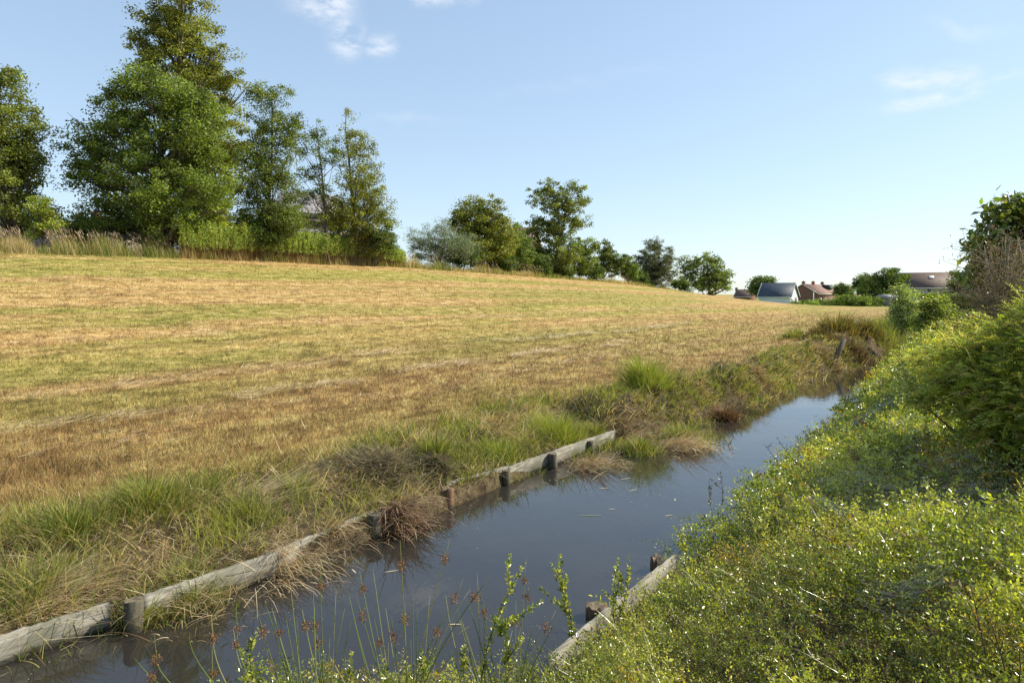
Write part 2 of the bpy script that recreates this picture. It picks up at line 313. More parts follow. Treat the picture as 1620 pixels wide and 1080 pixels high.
def mat_wood(name, c1, c2, c3, axis_scale=(1, 12, 12), sc=3.0):
    m, t, b = newmat(name); tc = N(t, 'ShaderNodeTexCoord'); mp = N(t, 'ShaderNodeMapping'); mp.inputs['Scale'].default_value = axis_scale; t.links.new(tc.outputs['Object'], mp.inputs[0])
    n = N(t, 'ShaderNodeTexNoise'); n.inputs['Scale'].default_value = sc; n.inputs['Detail'].default_value = 8; n.inputs['Roughness'].default_value = .65; n.inputs['Distortion'].default_value = .8; t.links.new(mp.outputs[0], n.inputs['Vector'])
    r = N(t, 'ShaderNodeValToRGB'); e = r.color_ramp.elements; e[0].position = .32; e[0].color = (*c1, 1); e[1].position = .68; e[1].color = (*c3, 1); x = e.new(.48); x.color = (*c2, 1); t.links.new(n.outputs[0], r.inputs[0])
    n2 = N(t, 'ShaderNodeTexNoise'); n2.inputs['Scale'].default_value = 2.5; n2.inputs['Detail'].default_value = 5; t.links.new(tc.outputs['Object'], n2.inputs['Vector'])
    r2 = N(t, 'ShaderNodeValToRGB'); r2.color_ramp.elements[0].position = .5; r2.color_ramp.elements[1].position = .68; t.links.new(n2.outputs[0], r2.inputs[0])
    sc2 = N(t, 'ShaderNodeMath', operation='MULTIPLY'); t.links.new(r2.outputs[0], sc2.inputs[0]); sc2.inputs[1].default_value = .55
    mx = N(t, 'ShaderNodeMixRGB'); t.links.new(sc2.outputs[0], mx.inputs[0]); t.links.new(r.outputs[0], mx.inputs[1]); mx.inputs[2].default_value = (.07, .075, .035, 1)
    sp = N(t, 'ShaderNodeSeparateXYZ'); t.links.new(tc.outputs['Object'], sp.inputs[0]); wl = N(t, 'ShaderNodeMath', operation='MULTIPLY_ADD'); t.links.new(n2.outputs[0], wl.inputs[0]); wl.inputs[1].default_value = -.07; t.links.new(sp.outputs[2], wl.inputs[2])
    wr = N(t, 'ShaderNodeMapRange'); t.links.new(wl.outputs[0], wr.inputs[0]); wr.inputs[1].default_value = -.012; wr.inputs[2].default_value = .006; wr.inputs[3].default_value = .85; wr.inputs[4].default_value = 0
    m3 = N(t, 'ShaderNodeMixRGB'); t.links.new(wr.outputs[0], m3.inputs[0]); t.links.new(mx.outputs[0], m3.inputs[1]); m3.inputs[2].default_value = (.035, .032, .018, 1); t.links.new(m3.outputs[0], b.inputs['Base Color']); b.inputs['Roughness'].default_value = .85
    bp = N(t, 'ShaderNodeBump'); bp.inputs['Strength'].default_value = .6; bp.inputs['Distance'].default_value = .006; t.links.new(n.outputs[0], bp.inputs['Height']); t.links.new(bp.outputs[0], b.inputs['Normal'])
    return m
def mat_brick(name, c1, c2, mortar, bw=.22, bh=.065, ms=.012, rough=.9, bump=.4):
    m, t, b = newmat(name); tc = N(t, 'ShaderNodeTexCoord'); sp = N(t, 'ShaderNodeSeparateXYZ'); t.links.new(tc.outputs['Object'], sp.inputs[0])
    ad = N(t, 'ShaderNodeMath', operation='ADD'); t.links.new(sp.outputs[0], ad.inputs[0]); t.links.new(sp.outputs[1], ad.inputs[1])
    cb = N(t, 'ShaderNodeCombineXYZ'); t.links.new(ad.outputs[0], cb.inputs[0]); t.links.new(sp.outputs[2], cb.inputs[1])
    k = N(t, 'ShaderNodeTexBrick'); t.links.new(cb.outputs[0], k.inputs['Vector']); k.inputs['Color1'].default_value = (*c1, 1); k.inputs['Color2'].default_value = (*c2, 1); k.inputs['Mortar'].default_value = (*mortar, 1)
    k.inputs['Scale'].default_value = 1; k.inputs['Brick Width'].default_value = bw; k.inputs['Row Height'].default_value = bh; k.inputs['Mortar Size'].default_value = ms
    t.links.new(k.outputs['Color'], b.inputs['Base Color']); b.inputs['Roughness'].default_value = rough
    bp = N(t, 'ShaderNodeBump'); bp.inputs['Strength'].default_value = bump; bp.inputs['Distance'].default_value = .02; bp.invert = True; t.links.new(k.outputs['Fac'], bp.inputs['Height']); t.links.new(bp.outputs[0], b.inputs['Normal'])
    return m
M['board'] = mat_wood('weathered_board', (.12, .105, .075), (.27, .25, .20), (.42, .40, .34))
M['post'] = mat_wood('post_wood', (.03, .026, .018), (.085, .075, .05), (.16, .145, .10), (10, 10, 1))
M['rot'] = mat_wood('rotten_wood', (.05, .028, .018), (.13, .068, .038), (.24, .13, .075), (8, 8, 1))
M['posttop'] = mat_plain('post_top', (.15, .12, .075), .9, .6, 22, bump=.8)
M['mortar_white'] = mat_plain('white_render', (.74, .76, .78), .8, .05, 2)
M['white'] = mat_plain('white_paint', (.75, .75, .74), .5, .05, 3)
M['slate'] = mat_brick('blue_slate', (.035, .05, .07), (.05, .065, .09), (.02, .025, .03), .3, .2, .02, .6)
M['tile_brown'] = mat_brick('brown_tile', (.12, .07, .045), (.16, .10, .065), (.05, .03, .025), .25, .25, .03, .7)
M['tile_red'] = mat_brick('red_tile', (.26, .13, .09), (.32, .18, .13), (.1, .06, .05), .25, .3, .03, .8)
M['tile_grey'] = mat_brick('grey_tile', (.30, .275, .28), (.36, .33, .33), (.20, .18, .185), .28, .26, .03, .7)
M['brick'] = mat_brick('red_brick', (.20, .075, .05), (.26, .11, .07), (.15, .11, .09))
M['beige'] = mat_plain('beige_render', (.42, .36, .28), .85, .08, 3)
M['glass'] = mat_plain('window_glass', (.03, .035, .04), .08, .1, 1, .8)
M['dark'] = mat_plain('dark_paint', (.04, .04, .045), .6)
M['shedwood'] = mat_plain('grey_wood', (.22, .21, .20), .85, .2, 9)

# ------------------------------------------------------------------ ground and water
def build_ground():
    def seg(*a): return np.unique(np.concatenate(a))
    us = seg(-np.geomspace(40, 2000, 14)[::-1], np.arange(-40, -4, 3.), np.arange(-4, 32, .11), np.arange(32, 60, .5), np.arange(60, 210, 4.), np.geomspace(215, 5000, 24))
    vs = seg(-np.geomspace(12, 5000, 22)[::-1], np.arange(-12, 1.5, .4), np.arange(1.5, 9.0, .055), np.arange(9, 42, .5), np.geomspace(42.5, 5000, 34))
    U, Vv = np.meshgrid(us, vs, indexing='ij'); Z = H(U, Vv); X, Y = uv2xy(U, Vv)
    V = np.stack([X, Y, Z], -1).reshape(-1, 3); a, b = U.shape
    i = (np.arange(a - 1)[:, None] * b + np.arange(b - 1)[None]).ravel()
    Q = np.stack([i, i + b, i + b + 1, i + 1], 1)
    d = Vv - eL(U)
    soil = np.where(d > -.3, ss(2.2 - 1.1 * ss(10, 14, U), .8 - .3 * ss(10, 14, U), d + .8 * (fbm(U * 1.5, Vv * 1.5, 91) - .5)) * .92, 1.0) * ss(60, 45, U)
    soil = np.where(Vv < eR(U) + .4, ss(60, 45, U), soil)
    soil = np.clip(soil + .7 * ss(33.8, 36, Vv) * ss(48, 38, Vv), 0, 1)
    lawn = ss(90, 130, U) * (Vv < 200)
    lawn = np.clip(lawn + (Vv < 3) * ss(38, 50, U), 0, 1)
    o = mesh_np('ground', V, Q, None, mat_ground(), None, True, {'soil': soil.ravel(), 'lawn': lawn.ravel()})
    tag(o, kind='structure')
build_ground()
def build_water():
    us = np.concatenate([np.arange(-20, 38, 1.), [38.5]]); L = eL(us) + .3; R = eR(us) - .3
    rows = np.stack([R, (L + R) / 2, L], 1); X, Y = uv2xy(us[:, None], rows); Z = np.zeros_like(X)
    V = np.stack([X, Y, Z], -1).reshape(-1, 3); i = (np.arange(len(us) - 1)[:, None] * 3 + np.arange(2)[None]).ravel()
    o = mesh_np('water', V, np.stack([i, i + 3, i + 4, i + 1], 1), None, mat_water(), None, True)
    tag(o, kind='structure')
build_water()

# ------------------------------------------------------------------ houses
def house(name, label, corner, rz, L, W, eave, ridge, base, wallm, roofm, hip=0., over=.35, windows=(), chimneys=(), dormers=(), skylights=(), doors=(), near='+'):
    """corner = world x, y of the near corner; '+' near corner is (+L/2,-W/2), '-' is (-L/2,-W/2)"""
    c, s = math.cos(rz), math.sin(rz); lx = (L / 2 if near == '+' else -L / 2); ly = -W / 2
    ox = corner[0] - (lx * c - ly * s); oy = corner[1] - (lx * s + ly * c)
    root = empty(name, (ox, oy, base), label, 'house', None, rz)
    e = eave - base; r = ridge - base
    g = Geo(); x, y = L / 2, W / 2
    V = [(-x, -y, -1), (x, -y, -1), (x, y, -1), (-x, y, -1), (-x, -y, e), (x, -y, e), (x, y, e), (-x, y, e), (-x + .01, 0, r - .12), (x - .01, 0, r - .12)]
    T = [(0, 1, 5), (0, 5, 4), (1, 2, 6), (1, 6, 5), (2, 3, 7), (2, 7, 6), (3, 0, 4), (3, 4, 7)]
    if not hip: T += [(5, 6, 9), (7, 4, 8)]
    g.add(V, T); g.build('wall', wallm, root)
    # roof: two slabs with thickness (or hipped)
    g = Geo(); sl = (r - e) / y; yo = y + over; xo = x + over; ze = e - over * sl; th = .16
    hx = xo - hip
    V = [(-xo, -yo, ze), (xo, -yo, ze), (xo, yo, ze), (-xo, yo, ze), (-hx, 0, r), (hx, 0, r)]
    V2 = [(a, b, c_ + th) for a, b, c_ in V]
    T = [(0, 1, 5), (0, 5, 4), (2, 3, 4), (2, 4, 5)]
    if hip: T += [(1, 2, 5), (3, 0, 4)]
    nT = [(a + 6, b + 6, c_ + 6) for a, b, c_ in T] + [(a, c_, b) for a, b, c_ in T]
    for a, b in ((0, 1), (2, 3)): nT += [(a, b, b + 6), (a, b + 6, a + 6)]
    if hip:
        for a, b in ((1, 2), (3, 0)): nT += [(a, b, b + 6), (a, b + 6, a + 6)]
    else:
        for a, b in ((1, 5), (5, 2), (3, 4), (4, 0)): nT += [(a, b, b + 6), (a, b + 6, a + 6)]
    g.add(V + V2, nT); ro = g.build('roof', roofm, root)
    g = Geo()
    if not hip:
        for sx in (-1, 1):
            for sy in (-1, 1):
                p0 = np.array([sx * (xo + .03), sy * yo, ze + .04]); p1 = np.array([sx * (xo + .03), 0, r + .04])
                d = np.array([0, 0, .2]); q = np.array([sx * .05, 0, 0])
                V = [p0 - q, p1 - q, p1 - q + d, p0 - q + d, p0 + q, p1 + q, p1 + q + d, p0 + q + d]
                g.add(V, [(0, 1, 2), (0, 2, 3), (4, 6, 5), (4, 7, 6), (3, 2, 6), (3, 6, 7), (0, 5, 1), (0, 4, 5), (0, 3, 7), (0, 7, 4)])
    for sy in (-1, 1): g.box((0, sy * (yo + .05), ze + .06), (2 * xo, .1, .16))
    g.build('fascia', M['white'], root)
    for (side, a, z, ww, hh) in windows:
        fr_ = Geo(); gl = Geo()
        if side in 'xX':
            sx = 1 if side == 'X' else -1
            fr_.box((sx * (x + .02), a, z), (.08, ww + .16, hh + .16)); gl.box((sx * (x + .05), a - ww / 4, z), (.04, ww / 2 - .06, hh)); gl.box((sx * (x + .05), a + ww / 4, z), (.04, ww / 2 - .06, hh))
        else:
            fr_.box((a, -(y + .02), z), (ww + .16, .08, hh + .16)); gl.box((a - ww / 4, -(y + .05), z), (ww / 2 - .06, .04, hh)); gl.box((a + ww / 4, -(y + .05), z), (ww / 2 - .06, .04, hh))
        wn = fr_.build('window', M['white'], root); gl.build('pane', M['glass'], wn)
    for (side, a, ww, hh) in doors:
        dg = Geo()
        if side == 'X': dg.box((x + .03, a, hh / 2 - .1), (.08, ww, hh + .2))
        else: dg.box((a, -(y + .03), hh / 2 - .1), (ww, .08, hh + .2))
        dg.build('door', M['dark'], root)
    for (a, hh, ww) in chimneys:
        ch = Geo(); ch.box((a, 0, r + hh / 2 - .4), (ww, ww * .8, hh + .8)); ch.box((a, 0, r + hh + .05), (ww + .12, ww * .8 + .12, .1)); c_ = ch.build('chimney', M['brick'], ro)
        for q_ in (-.2, .2): pt = Geo(); pt.tube([(a + ww * q_, 0, r + hh), (a + ww * q_, 0, r + hh + .33)], .1, 8); pt.build('chimney_pot', M['dark'], c_)
    for (a, yy, z, ww, dd, hh, m_) in dormers:
        dg = Geo(); dg.box((a, yy, z), (ww, dd, hh)); do = dg.build('dormer', M[m_], ro); dg = Geo(); dg.box((a, yy, z + hh / 2 + .08), (ww + .1, dd + .1, .2)); dg.build('dormer_fascia', M['dark' if m_ == 'dark' else 'white'], do)
        g2 = Geo(); g2.box((a, yy - dd / 2 - .02, z), (ww * .8, .05, hh * .6)); g2.build('dormer_window', M['glass'], root)
    for (a, f, ww, hh) in skylights:
        yy = -y * f; zz = r - (r - e) * f + th + .05; ang = math.atan2(r - e, y)
        cy, sy_ = math.cos(ang), math.sin(ang)
        q = []
        for i_, j_ in ((-1, -1), (1, -1), (1, 1), (-1, 1)): q.append((a + i_ * ww / 2, yy + j_ * hh / 2 * cy, zz + j_ * hh / 2 * sy_))
        q2 = [(p[0], p[1], p[2] + .06) for p in q]
        sg = Geo(); sg.add(q + q2, [(4, 5, 6), (4, 6, 7), (0, 1, 5), (0, 5, 4), (1, 2, 6), (1, 6, 5), (2, 3, 7), (2, 7, 6), (3, 0, 4), (3, 4, 7)])
        sg.build('skylight', M['white'], root)
    return root
def cornerxy(px, Y): return ((px - HX) / F * Y, Y)

house('white_house', 'small white house with dark slate roof beyond the end of the field', cornerxy(1250, 160), math.radians(-37), 7.2, 7.0, 1.95, 5.05, -.35, M['mortar_white'], M['slate'],
      windows=[('X', -1.9, 1.35, .95, 1.2)], doors=[('X', 1.3, 1.7, 2.0)], chimneys=())
house('brick_house', 'red brick terraced house with chimneys and flat dormer behind the white house', cornerxy(1294, 250), math.radians(47), 24, 11, 2.6, 6.1, -1.3, M['brick'], M['tile_red'], near='-',
      windows=[('y', -9, 1.6, 1.3, 1.2), ('y', -4, 1.6, 1.3, 1.2), ('y', 2, 1.6, 1.3, 1.2), ('y', 8, 1.6, 1.3, 1.2)], chimneys=[(-11, 1.0, 1.2), (-1, 1.1, 1.2), (9, 1.0, 1.2)], dormers=[(7, -2.6, 6.2 + .2, 4, 2.6, 1.5, 'dark')])
house('beige_house', 'beige rendered house with large brown roof and skylight behind the clipped hedge', cornerxy(1504, 160), math.radians(-33), 11.0, 9.5, 4.1, 7.6, -.3, M['beige'], M['tile_brown'],
      windows=[('y', -4.7, 3.1, 1.0, 1.5), ('y', -2.1, 3.1, .7, 1.5), ('y', 1.2, 3.1, .8, 1.7), ('X', 0, 3.0, 1, 1.4)], skylights=[(1.6, .35, 1.0, .9)], dormers=[(-6.0, 2.2, 5.6, 2.0, 2.0, 1.2, 'white')])
house('grey_roofed_house', 'large house with steep grey tiled roof and white dormer band behind the birches', cornerxy(440, 50), math.radians(38), 8.5, 9.0, 6.3, 10.6, 3.9, M['mortar_white'], M['tile_grey'], near='-', hip=2.2,
      windows=[('y', 2, 1.3, 1.4, 1.1)], dormers=[(-.6, -2.6, 4.5, 5.6, 2.4, .5, 'mortar_white')])
house('brown_roofed_house', 'low house with brown grey roof seen between the left trees', cornerxy(150, 58), math.radians(-18), 13, 8, 6.6, 9.2, 3.9, M['beige'], M['tile_brown'], chimneys=[(2, .8, .7)])
house('distant_house', 'dark roofed house peeping over the shrubs beside the tall airy tree', cornerxy(832, 105), math.radians(-20), 7, 8, 9.0, 13.0, 3.0, M['brick'], M['tile_brown'])
house('distant_house', 'tiny far house with brown roof left of the white house', cornerxy(1186, 300), math.radians(-40), 7, 8, 1.4, 4.4, -1.3, M['brick'], M['tile_brown'], chimneys=[(-4, .8, 1)])

# ------------------------------------------------------------------ trees and shrubs
def tree(name, label, Y, bx, lobes, n, leaf, cols, wts, seed, cat='tree', group=None, clump=.55, wf=.55, trunk=.2, tm='bark', per=85, droop=0., lean=0, stems=1, depth=1.0, shell=.5, mat='leaf', trunk_top=None, fill=True, branches=40, sway=(0, 0), grow=1.1):
    rng = np.random.default_rng(seed)
    base = P(bx, HY, Y); base[2] = float(Hxy(base[0], base[1])) - .05
    root = empty(name, base, label, cat, group)
    k = Y / F
    n = int(n * (1.9 if Y < 70 and leaf > .1 else 1.3)); leaf *= (.76 if Y < 70 and leaf > .1 else .9); per = int(per * (1.5 if Y < 50 else .8)); clump *= (1 if Y < 50 else .9); grow *= (1 if Y < 50 else 1.08)
    Lb = []
    for (px, py, rx, ry) in lobes:
        c = P(px, py, Y); Lb.append((c[0], c[1] + rng.uniform(-.25, .25) * rx * k, c[2], rx * k * grow, rx * k * depth * grow, ry * k * grow))
    Lb = np.array(Lb); vol = (Lb[:, 3] * Lb[:, 5]) ** 1.2
    nc = max(6, n // per)
    li = rng.choice(len(Lb), nc, p=vol / vol.sum())
    d = rng.normal(size=(nc, 3)); d /= np.linalg.norm(d, axis=1)[:, None]
    r = rng.random(nc) ** shell
    cc = Lb[li, :3] + d * r[:, None] * Lb[li, 3:6] * .92
    cs = rng.uniform(.6, 1.35, nc) * clump
    # leaves
    ci = rng.integers(0, nc, n)
    off = np.clip(rng.normal(size=(n, 3)), -1.9, 1.9) * np.array([1, 1, .6]) * .46 * cs[ci][:, None]
    pos = cc[ci] + off
    if droop: pos[:, 2] -= droop * rng.random(n) * cs[ci] * 1.2
    ok = pos[:, 2] > Hxy(pos[:, 0], pos[:, 1]) + .1; pos = pos[ok]; ci = ci[ok]; m = len(pos)
    dirs = rng.normal(size=(m, 3)); dirs[:, 2] = dirs[:, 2] * .7 - .25 - droop; dirs[:, 0] += sway[0]
    csh = rng.normal(.04, .3, (nc, 1)).clip(-.5, .6)
    col = pick(rng, m, cols, wts) * (1 + csh[ci])
    V, T, C = leaves(pos, dirs, leaf * rng.uniform(.7, 1.35, m), wf, np.clip(col, .004, .8), rng)
    mesh_np('crown', V - base, T, C, M[mat], root)
    # trunk and limbs
    g = Geo(); top = Lb[np.argmax(Lb[:, 2])]; tp = top[:3] + np.array([0, 0, top[5] * (.55 if trunk_top is None else trunk_top)])
    rs = np.random.RandomState(seed)
    axes = []
    for s_ in range(stems):
        b0 = base + np.array([rs.uniform(-.5, .5) * (stems > 1) * trunk * 6, rs.uniform(-.4, .4) * (stems > 1), 0])
        tt = tp if s_ == 0 else Lb[rs.randint(len(Lb)), :3]
        pts = [b0 + (tt - b0) * f + np.array([math.sin(f * 5 + seed) * trunk * .8, math.cos(f * 4 + seed) * trunk, 0]) * (f > 0) * (f < 1) for f in np.linspace(0, 1, 9)]
        rr = [trunk * (1.25 if f == 0 else 1 - .9 * f) for f in np.linspace(0, 1, 9)]
        g.tube(pts, np.array(rr), 8); axes.append((np.array(pts), rr))
    nb = min(nc, branches)
    for i in rs.choice(nc, nb, replace=False):
        pts, rr = axes[rs.randint(len(axes))]; t = cc[i]
        ht = (t[2] - pts[0][2]) / max(.5, pts[-1][2] - pts[0][2]); f = np.clip(ht - rs.uniform(.12, .3), .06, .95) * 8; j = int(f); a = pts[j] + (pts[min(8, j + 1)] - pts[j]) * (f - j)
        r0 = rr[j] * .45; mid1 = a + (t - a) * .35 + np.array([0, 0, -.03]) * 1; mid2 = a + (t - a) * .7 + rs.normal(0, .08, 3) * trunk * 4
        g.tube([a, mid1 + rs.normal(0, .05, 3), mid2, t], np.array([r0, r0 * .7, r0 * .4, .012]), 5)
        for q in range(3):
            e2 = t + rs.normal(0, 1, 3) * cs[i] * .5; g.tube([mid2, (mid2 + e2) / 2 + rs.normal(0, .05, 3), e2], np.array([r0 * .3, r0 * .2, .006]), 4, cap=False)
    g.build('trunk', M[tm], root, True, base)
    return root
def crestY(px, V=36.): return V * F / ((1580 - px) * CT)

DG = [(.075, .115, .024), (.13, .18, .036), (.22, .26, .055)]
OL = [(.135, .145, .027), (.22, .225, .037), (.34, .31, .055)]
YG = [(.15, .20, .03), (.25, .29, .04), (.38, .38, .06)]
GG = [(.12, .15, .10), (.19, .22, .16), (.30, .33, .26)]
w3 = [1, 1.4, .7]
tree('broadleaf_tree', 'dark green leafy tree cut by the left edge of the field view', 34, 20, [(-20, 170, 60, 60), (20, 220, 60, 60), (15, 290, 72, 60), (-30, 250, 70, 90), (50, 335, 42, 40), (5, 120, 32, 20), (30, 160, 30, 22), (-90, 200, 60, 90)], 26000, .17, OL[:2] + DG[1:], [1, 1.2, 1, .6], 1, clump=.6, trunk=.28)
tree('dawn_redwood', 'tallest conical yellow green tree, its top cut off by the frame', 44, 305, [(285, -50, 40, 40), (300, 10, 55, 40), (250, 30, 36, 50), (235, 80, 30, 40), (320, 80, 56, 50), (290, 120, 80, 50), (345, 140, 48, 50), (375, 130, 26, 26), (335, 210, 60, 60), (360, 250, 44, 60), (270, 60, 50, 50), (330, 290, 50, 50)], 34000, .19, OL + YG[:1], [1, 1.6, 1, .8], 2, clump=.55, trunk=.4, branches=80)
tree('ash_tree', 'broad rounded green ash in front of the tallest tree', 36, 262, [(255, 146, 64, 40), (212, 150, 38, 34), (300, 185, 46, 50), (190, 175, 46, 40), (290, 160, 40, 40), (150, 230, 46, 42), (220, 230, 75, 55), (310, 230, 55, 60), (160, 290, 56, 50), (250, 300, 80, 60), (325, 290, 50, 50), (130, 250, 30, 30), (180, 340, 60, 36), (270, 350, 70, 36), (335, 180, 30, 30)], 46000, .17, DG + YG[:2], [.7, 1.4, 1.5, 1.1, .7], 3, grow=1.0, shell=.42, clump=.55, trunk=.32, branches=80, sway=(.5, 0))
tree('birch_tree', 'tall open birch left of the bare limb, grey roof behind it', 40, 425, [(425, 150, 34, 24), (420, 200, 38, 38), (455, 215, 28, 40), (415, 255, 42, 45), (445, 280, 40, 40), (400, 310, 34, 40), (440, 335, 40, 36), (408, 150, 18, 22), (470, 190, 14, 16), (405, 355, 30, 30), (425, 345, 44, 30), (460, 350, 34, 26)], 24000, .14, DG + OL[1:2], [1, 1.5, .8, 1], 4, clump=.42, trunk=.14, tm='bark', droop=.35, per=45, group='birches on the crest')
tree('birch_tree', 'slender sparse birch with bare forked limb between two fuller birches', 43, 520, [(500, 210, 18, 26), (512, 245, 20, 30), (490, 270, 20, 22), (505, 300, 22, 26), (535, 250, 12, 20), (480, 310, 15, 18), (475, 230, 14, 16)], 3600, .13, DG + OL[:1], [1, 1.4, .7, .5], 5, clump=.36, trunk=.10, droop=.3, per=40, group='birches on the crest', branches=26)
tree('birch_tree', 'conical olive green birch, rightmost of the large trees', 45, 560, [(548, 178, 14, 12), (552, 205, 20, 18), (560, 240, 32, 28), (565, 280, 38, 36), (555, 320, 50, 34), (560, 355, 58, 30), (600, 335, 26, 26), (530, 350, 36, 34), (585, 300, 22, 24), (575, 225, 18, 14)], 19000, .14, OL + DG[1:2], [1, 1.5, 1, .9], 6, grow=1.25, clump=.42, trunk=.15, droop=.35, per=45, group='birches on the crest')
tree('sapling', 'bright green young tree at the foot of the leftmost tree', 31.5, 68, [(66, 330, 20, 24), (68, 355, 24, 22), (62, 315, 12, 12)], 2600, .12, YG, w3, 7, clump=.3, trunk=.04)
tree('yellow_green_shrub', 'rounded yellow green shrub under the broad ash', 38.3, 338, [(338, 340, 32, 26), (355, 360, 34, 26), (315, 358, 24, 22)], 7000, .12, YG, [.8, 1.4, 1.2], 8, cat='shrub', clump=.35, trunk=.05, stems=3)
for i, (px, pw, py, lab) in enumerate([(130, 34, 372, 'dark low shrub left of the broad ash, brown roof behind'), (200, 48, 358, 'dark wide shrub directly under the left limbs of the ash'), (270, 46, 360, 'dark wide shrub against the trunk of the ash'), (400, 34, 368, 'dark shrub at the foot of the tall open birch'), (590, 36, 372, 'low green shrub at the right foot of the rightmost birch'), (20, 46, 362, 'dark shrub under the leftmost tree')]):
    tree('dark_shrub', lab, 38 + (i % 2) * 1.5 if px < 500 else 46, px, [(px, py, pw, 32), (px + pw * .5, py + 8, pw * .7, 26)], 5500, .15, DG, [1.4, 1, .3], 20 + i, cat='shrub', group='shrubs under the large trees', clump=.4, trunk=.05, stems=3, shell=.6)
# middle group
tree('grey_willow', 'low silvery grey willow bush, leftmost of the middle group', crestY(695), 690, [(670, 385, 28, 28), (705, 378, 34, 30), (735, 392, 22, 26), (690, 400, 40, 24)], 12000, .16, GG, [1, 1.3, .8], 30, cat='shrub', clump=.5, trunk=.08, stems=4, wf=.3)
tree('maple_tree', 'dense yellow green tree between the silvery willow and the tall airy tree', crestY(760) + 2, 762, [(745, 335, 26, 24), (775, 330, 22, 20), (755, 365, 44, 34), (730, 345, 18, 20), (785, 375, 34, 36), (760, 400, 44, 24), (795, 350, 10, 12)], 20000, .21, OL + DG[:1] + YG[1:2], [1, 1.3, 1, .8, .5], 31, clump=.6, trunk=.16)
tree('dark_shrub', 'dark round shrub filling the gap right of the dense yellow green tree', crestY(815) + 2, 815, [(812, 385, 20, 34), (825, 400, 24, 30), (810, 415, 24, 18)], 7000, .2, DG, w3, 32, cat='shrub', clump=.5, trunk=.08, stems=2)
tree('airy_tree', 'tall airy tree with gaps in its crown in the middle group', crestY(880), 870, [(868, 298, 20, 14), (910, 296, 16, 12), (858, 318, 24, 14), (890, 325, 34, 22), (925, 318, 14, 8), (915, 350, 20, 10), (880, 360, 36, 24), (845, 365, 18, 22), (836, 298, 8, 5), (850, 400, 26, 26), (890, 400, 30, 26)], 13000, .24, OL[:2] + DG[1:], [1, 1.3, 1, 1], 33, clump=.5, trunk=.16, per=60, branches=60)
tree('hazel_shrub', 'mid green shrub below the right side of the tall airy tree', crestY(915) - 1, 905, [(905, 405, 22, 26), (925, 400, 18, 30), (890, 418, 24, 20)], 9000, .2, DG[1:] + YG[:1], w3, 34, cat='shrub', clump=.5, trunk=.08, stems=3)
tree('pointed_tree', 'small dark pointed tree right of the tall airy tree', crestY(955), 956, [(955, 388, 10, 12), (957, 405, 18, 18), (960, 422, 24, 18), (980, 415, 18, 18)], 7000, .2, OL[:1] + DG, w3 + [.4], 35, clump=.42, trunk=.1)
tree('round_shrub', 'small rounded shrub just left of the round olive willow', crestY(988), 988, [(988, 422, 14, 18), (998, 430, 14, 14)], 4000, .22, DG, w3, 36, cat='shrub', clump=.5, trunk=.06, stems=2)
tree('olive_willow', 'round dense olive grey willow standing alone near the end of the row', crestY(1035), 1035, [(1035, 408, 30, 26), (1040, 425, 36, 26), (1020, 430, 26, 20), (1036, 386, 14, 10), (1050, 395, 10, 10), (1035, 438, 36, 14)], 24000, .2, [(.09, .10, .05), (.14, .15, .08), (.05, .06, .025)], w3, 37, shell=.38, clump=.5, trunk=.15, wf=.35)
tree('open_tree', 'last tree of the row, broad with open see-through crown', crestY(1115), 1120, [(1095, 420, 20, 16), (1120, 412, 20, 12), (1135, 430, 22, 18), (1110, 440, 24, 14), (1115, 452, 36, 12), (1140, 452, 16, 12), (1148, 445, 12, 12), (1085, 436, 10, 14)], 9000, .3, DG + OL[1:2], [1, 1.3, 1, .8], 38, clump=.7, trunk=.2, per=55)
for i, (px, py, pw, ph, lab) in enumerate([(728, 402, 26, 20, 'dark low bush in front of the dense yellow green tree'), (790, 415, 24, 20, 'low bush at the right foot of the dense yellow green tree'), (845, 420, 24, 22, 'dark low bush left of the foot of the airy tree'), (880, 428, 22, 18, 'dark low bush at the foot of the airy tree'), (930, 430, 24, 16, 'low bush between the airy tree and the pointed tree'), (1005, 437, 18, 12, 'low bush at the left foot of the round olive willow'), (1075, 448, 12, 8, 'tiny bush right of the round olive willow')]):
    tree('low_bush', lab, crestY(px) + .5, px, [(px, py, pw, ph), (px + pw * .6, py + 4, pw * .6, ph * .8)], 4500, .2, DG, [1.5, 1, .3], 90 + i, cat='shrub', group='low bushes along the middle row', clump=.5, trunk=.05, stems=2, shell=.6)
# far end
far = [('round_tree', 'dark round tree immediately left of the white house', 175, 1207, [(1205, 452, 17, 13), (1213, 446, 12, 8), (1200, 460, 14, 10)], 5000, .5),
       ('small_round_tree', 'small dark tree right of the brick house chimneys', 230, 1335, [(1335, 458, 13, 10), (1336, 466, 14, 8)], 3500, .6),
       ('spreading_tree', 'dark slim crowned tree left of the largest far tree', 190, 1364, [(1362, 444, 9, 9), (1370, 440, 9, 7), (1366, 456, 13, 12)], 3500, .5),
       ('large_far_tree', 'largest dark tree on the far side, in front of the beige house roofline', 150, 1398, [(1405, 438, 24, 14), (1390, 450, 24, 16), (1418, 448, 18, 14), (1400, 460, 34, 12)], 11000, .42),
       ('hedge_tree', 'dark olive tree against the right end of the beige house', 70, 1515, [(1524, 447, 24, 20), (1516, 462, 20, 16), (1545, 440, 24, 24)], 10000, .2)]
for i, (nm, lab, Y, bx, lb, n, lf) in enumerate(far):
    tree(nm, lab, Y, bx, lb, n, lf, DG[:2] + OL[:1], [1.2, 1, .6], 50 + i, clump=lf * 2.6, trunk=.25)
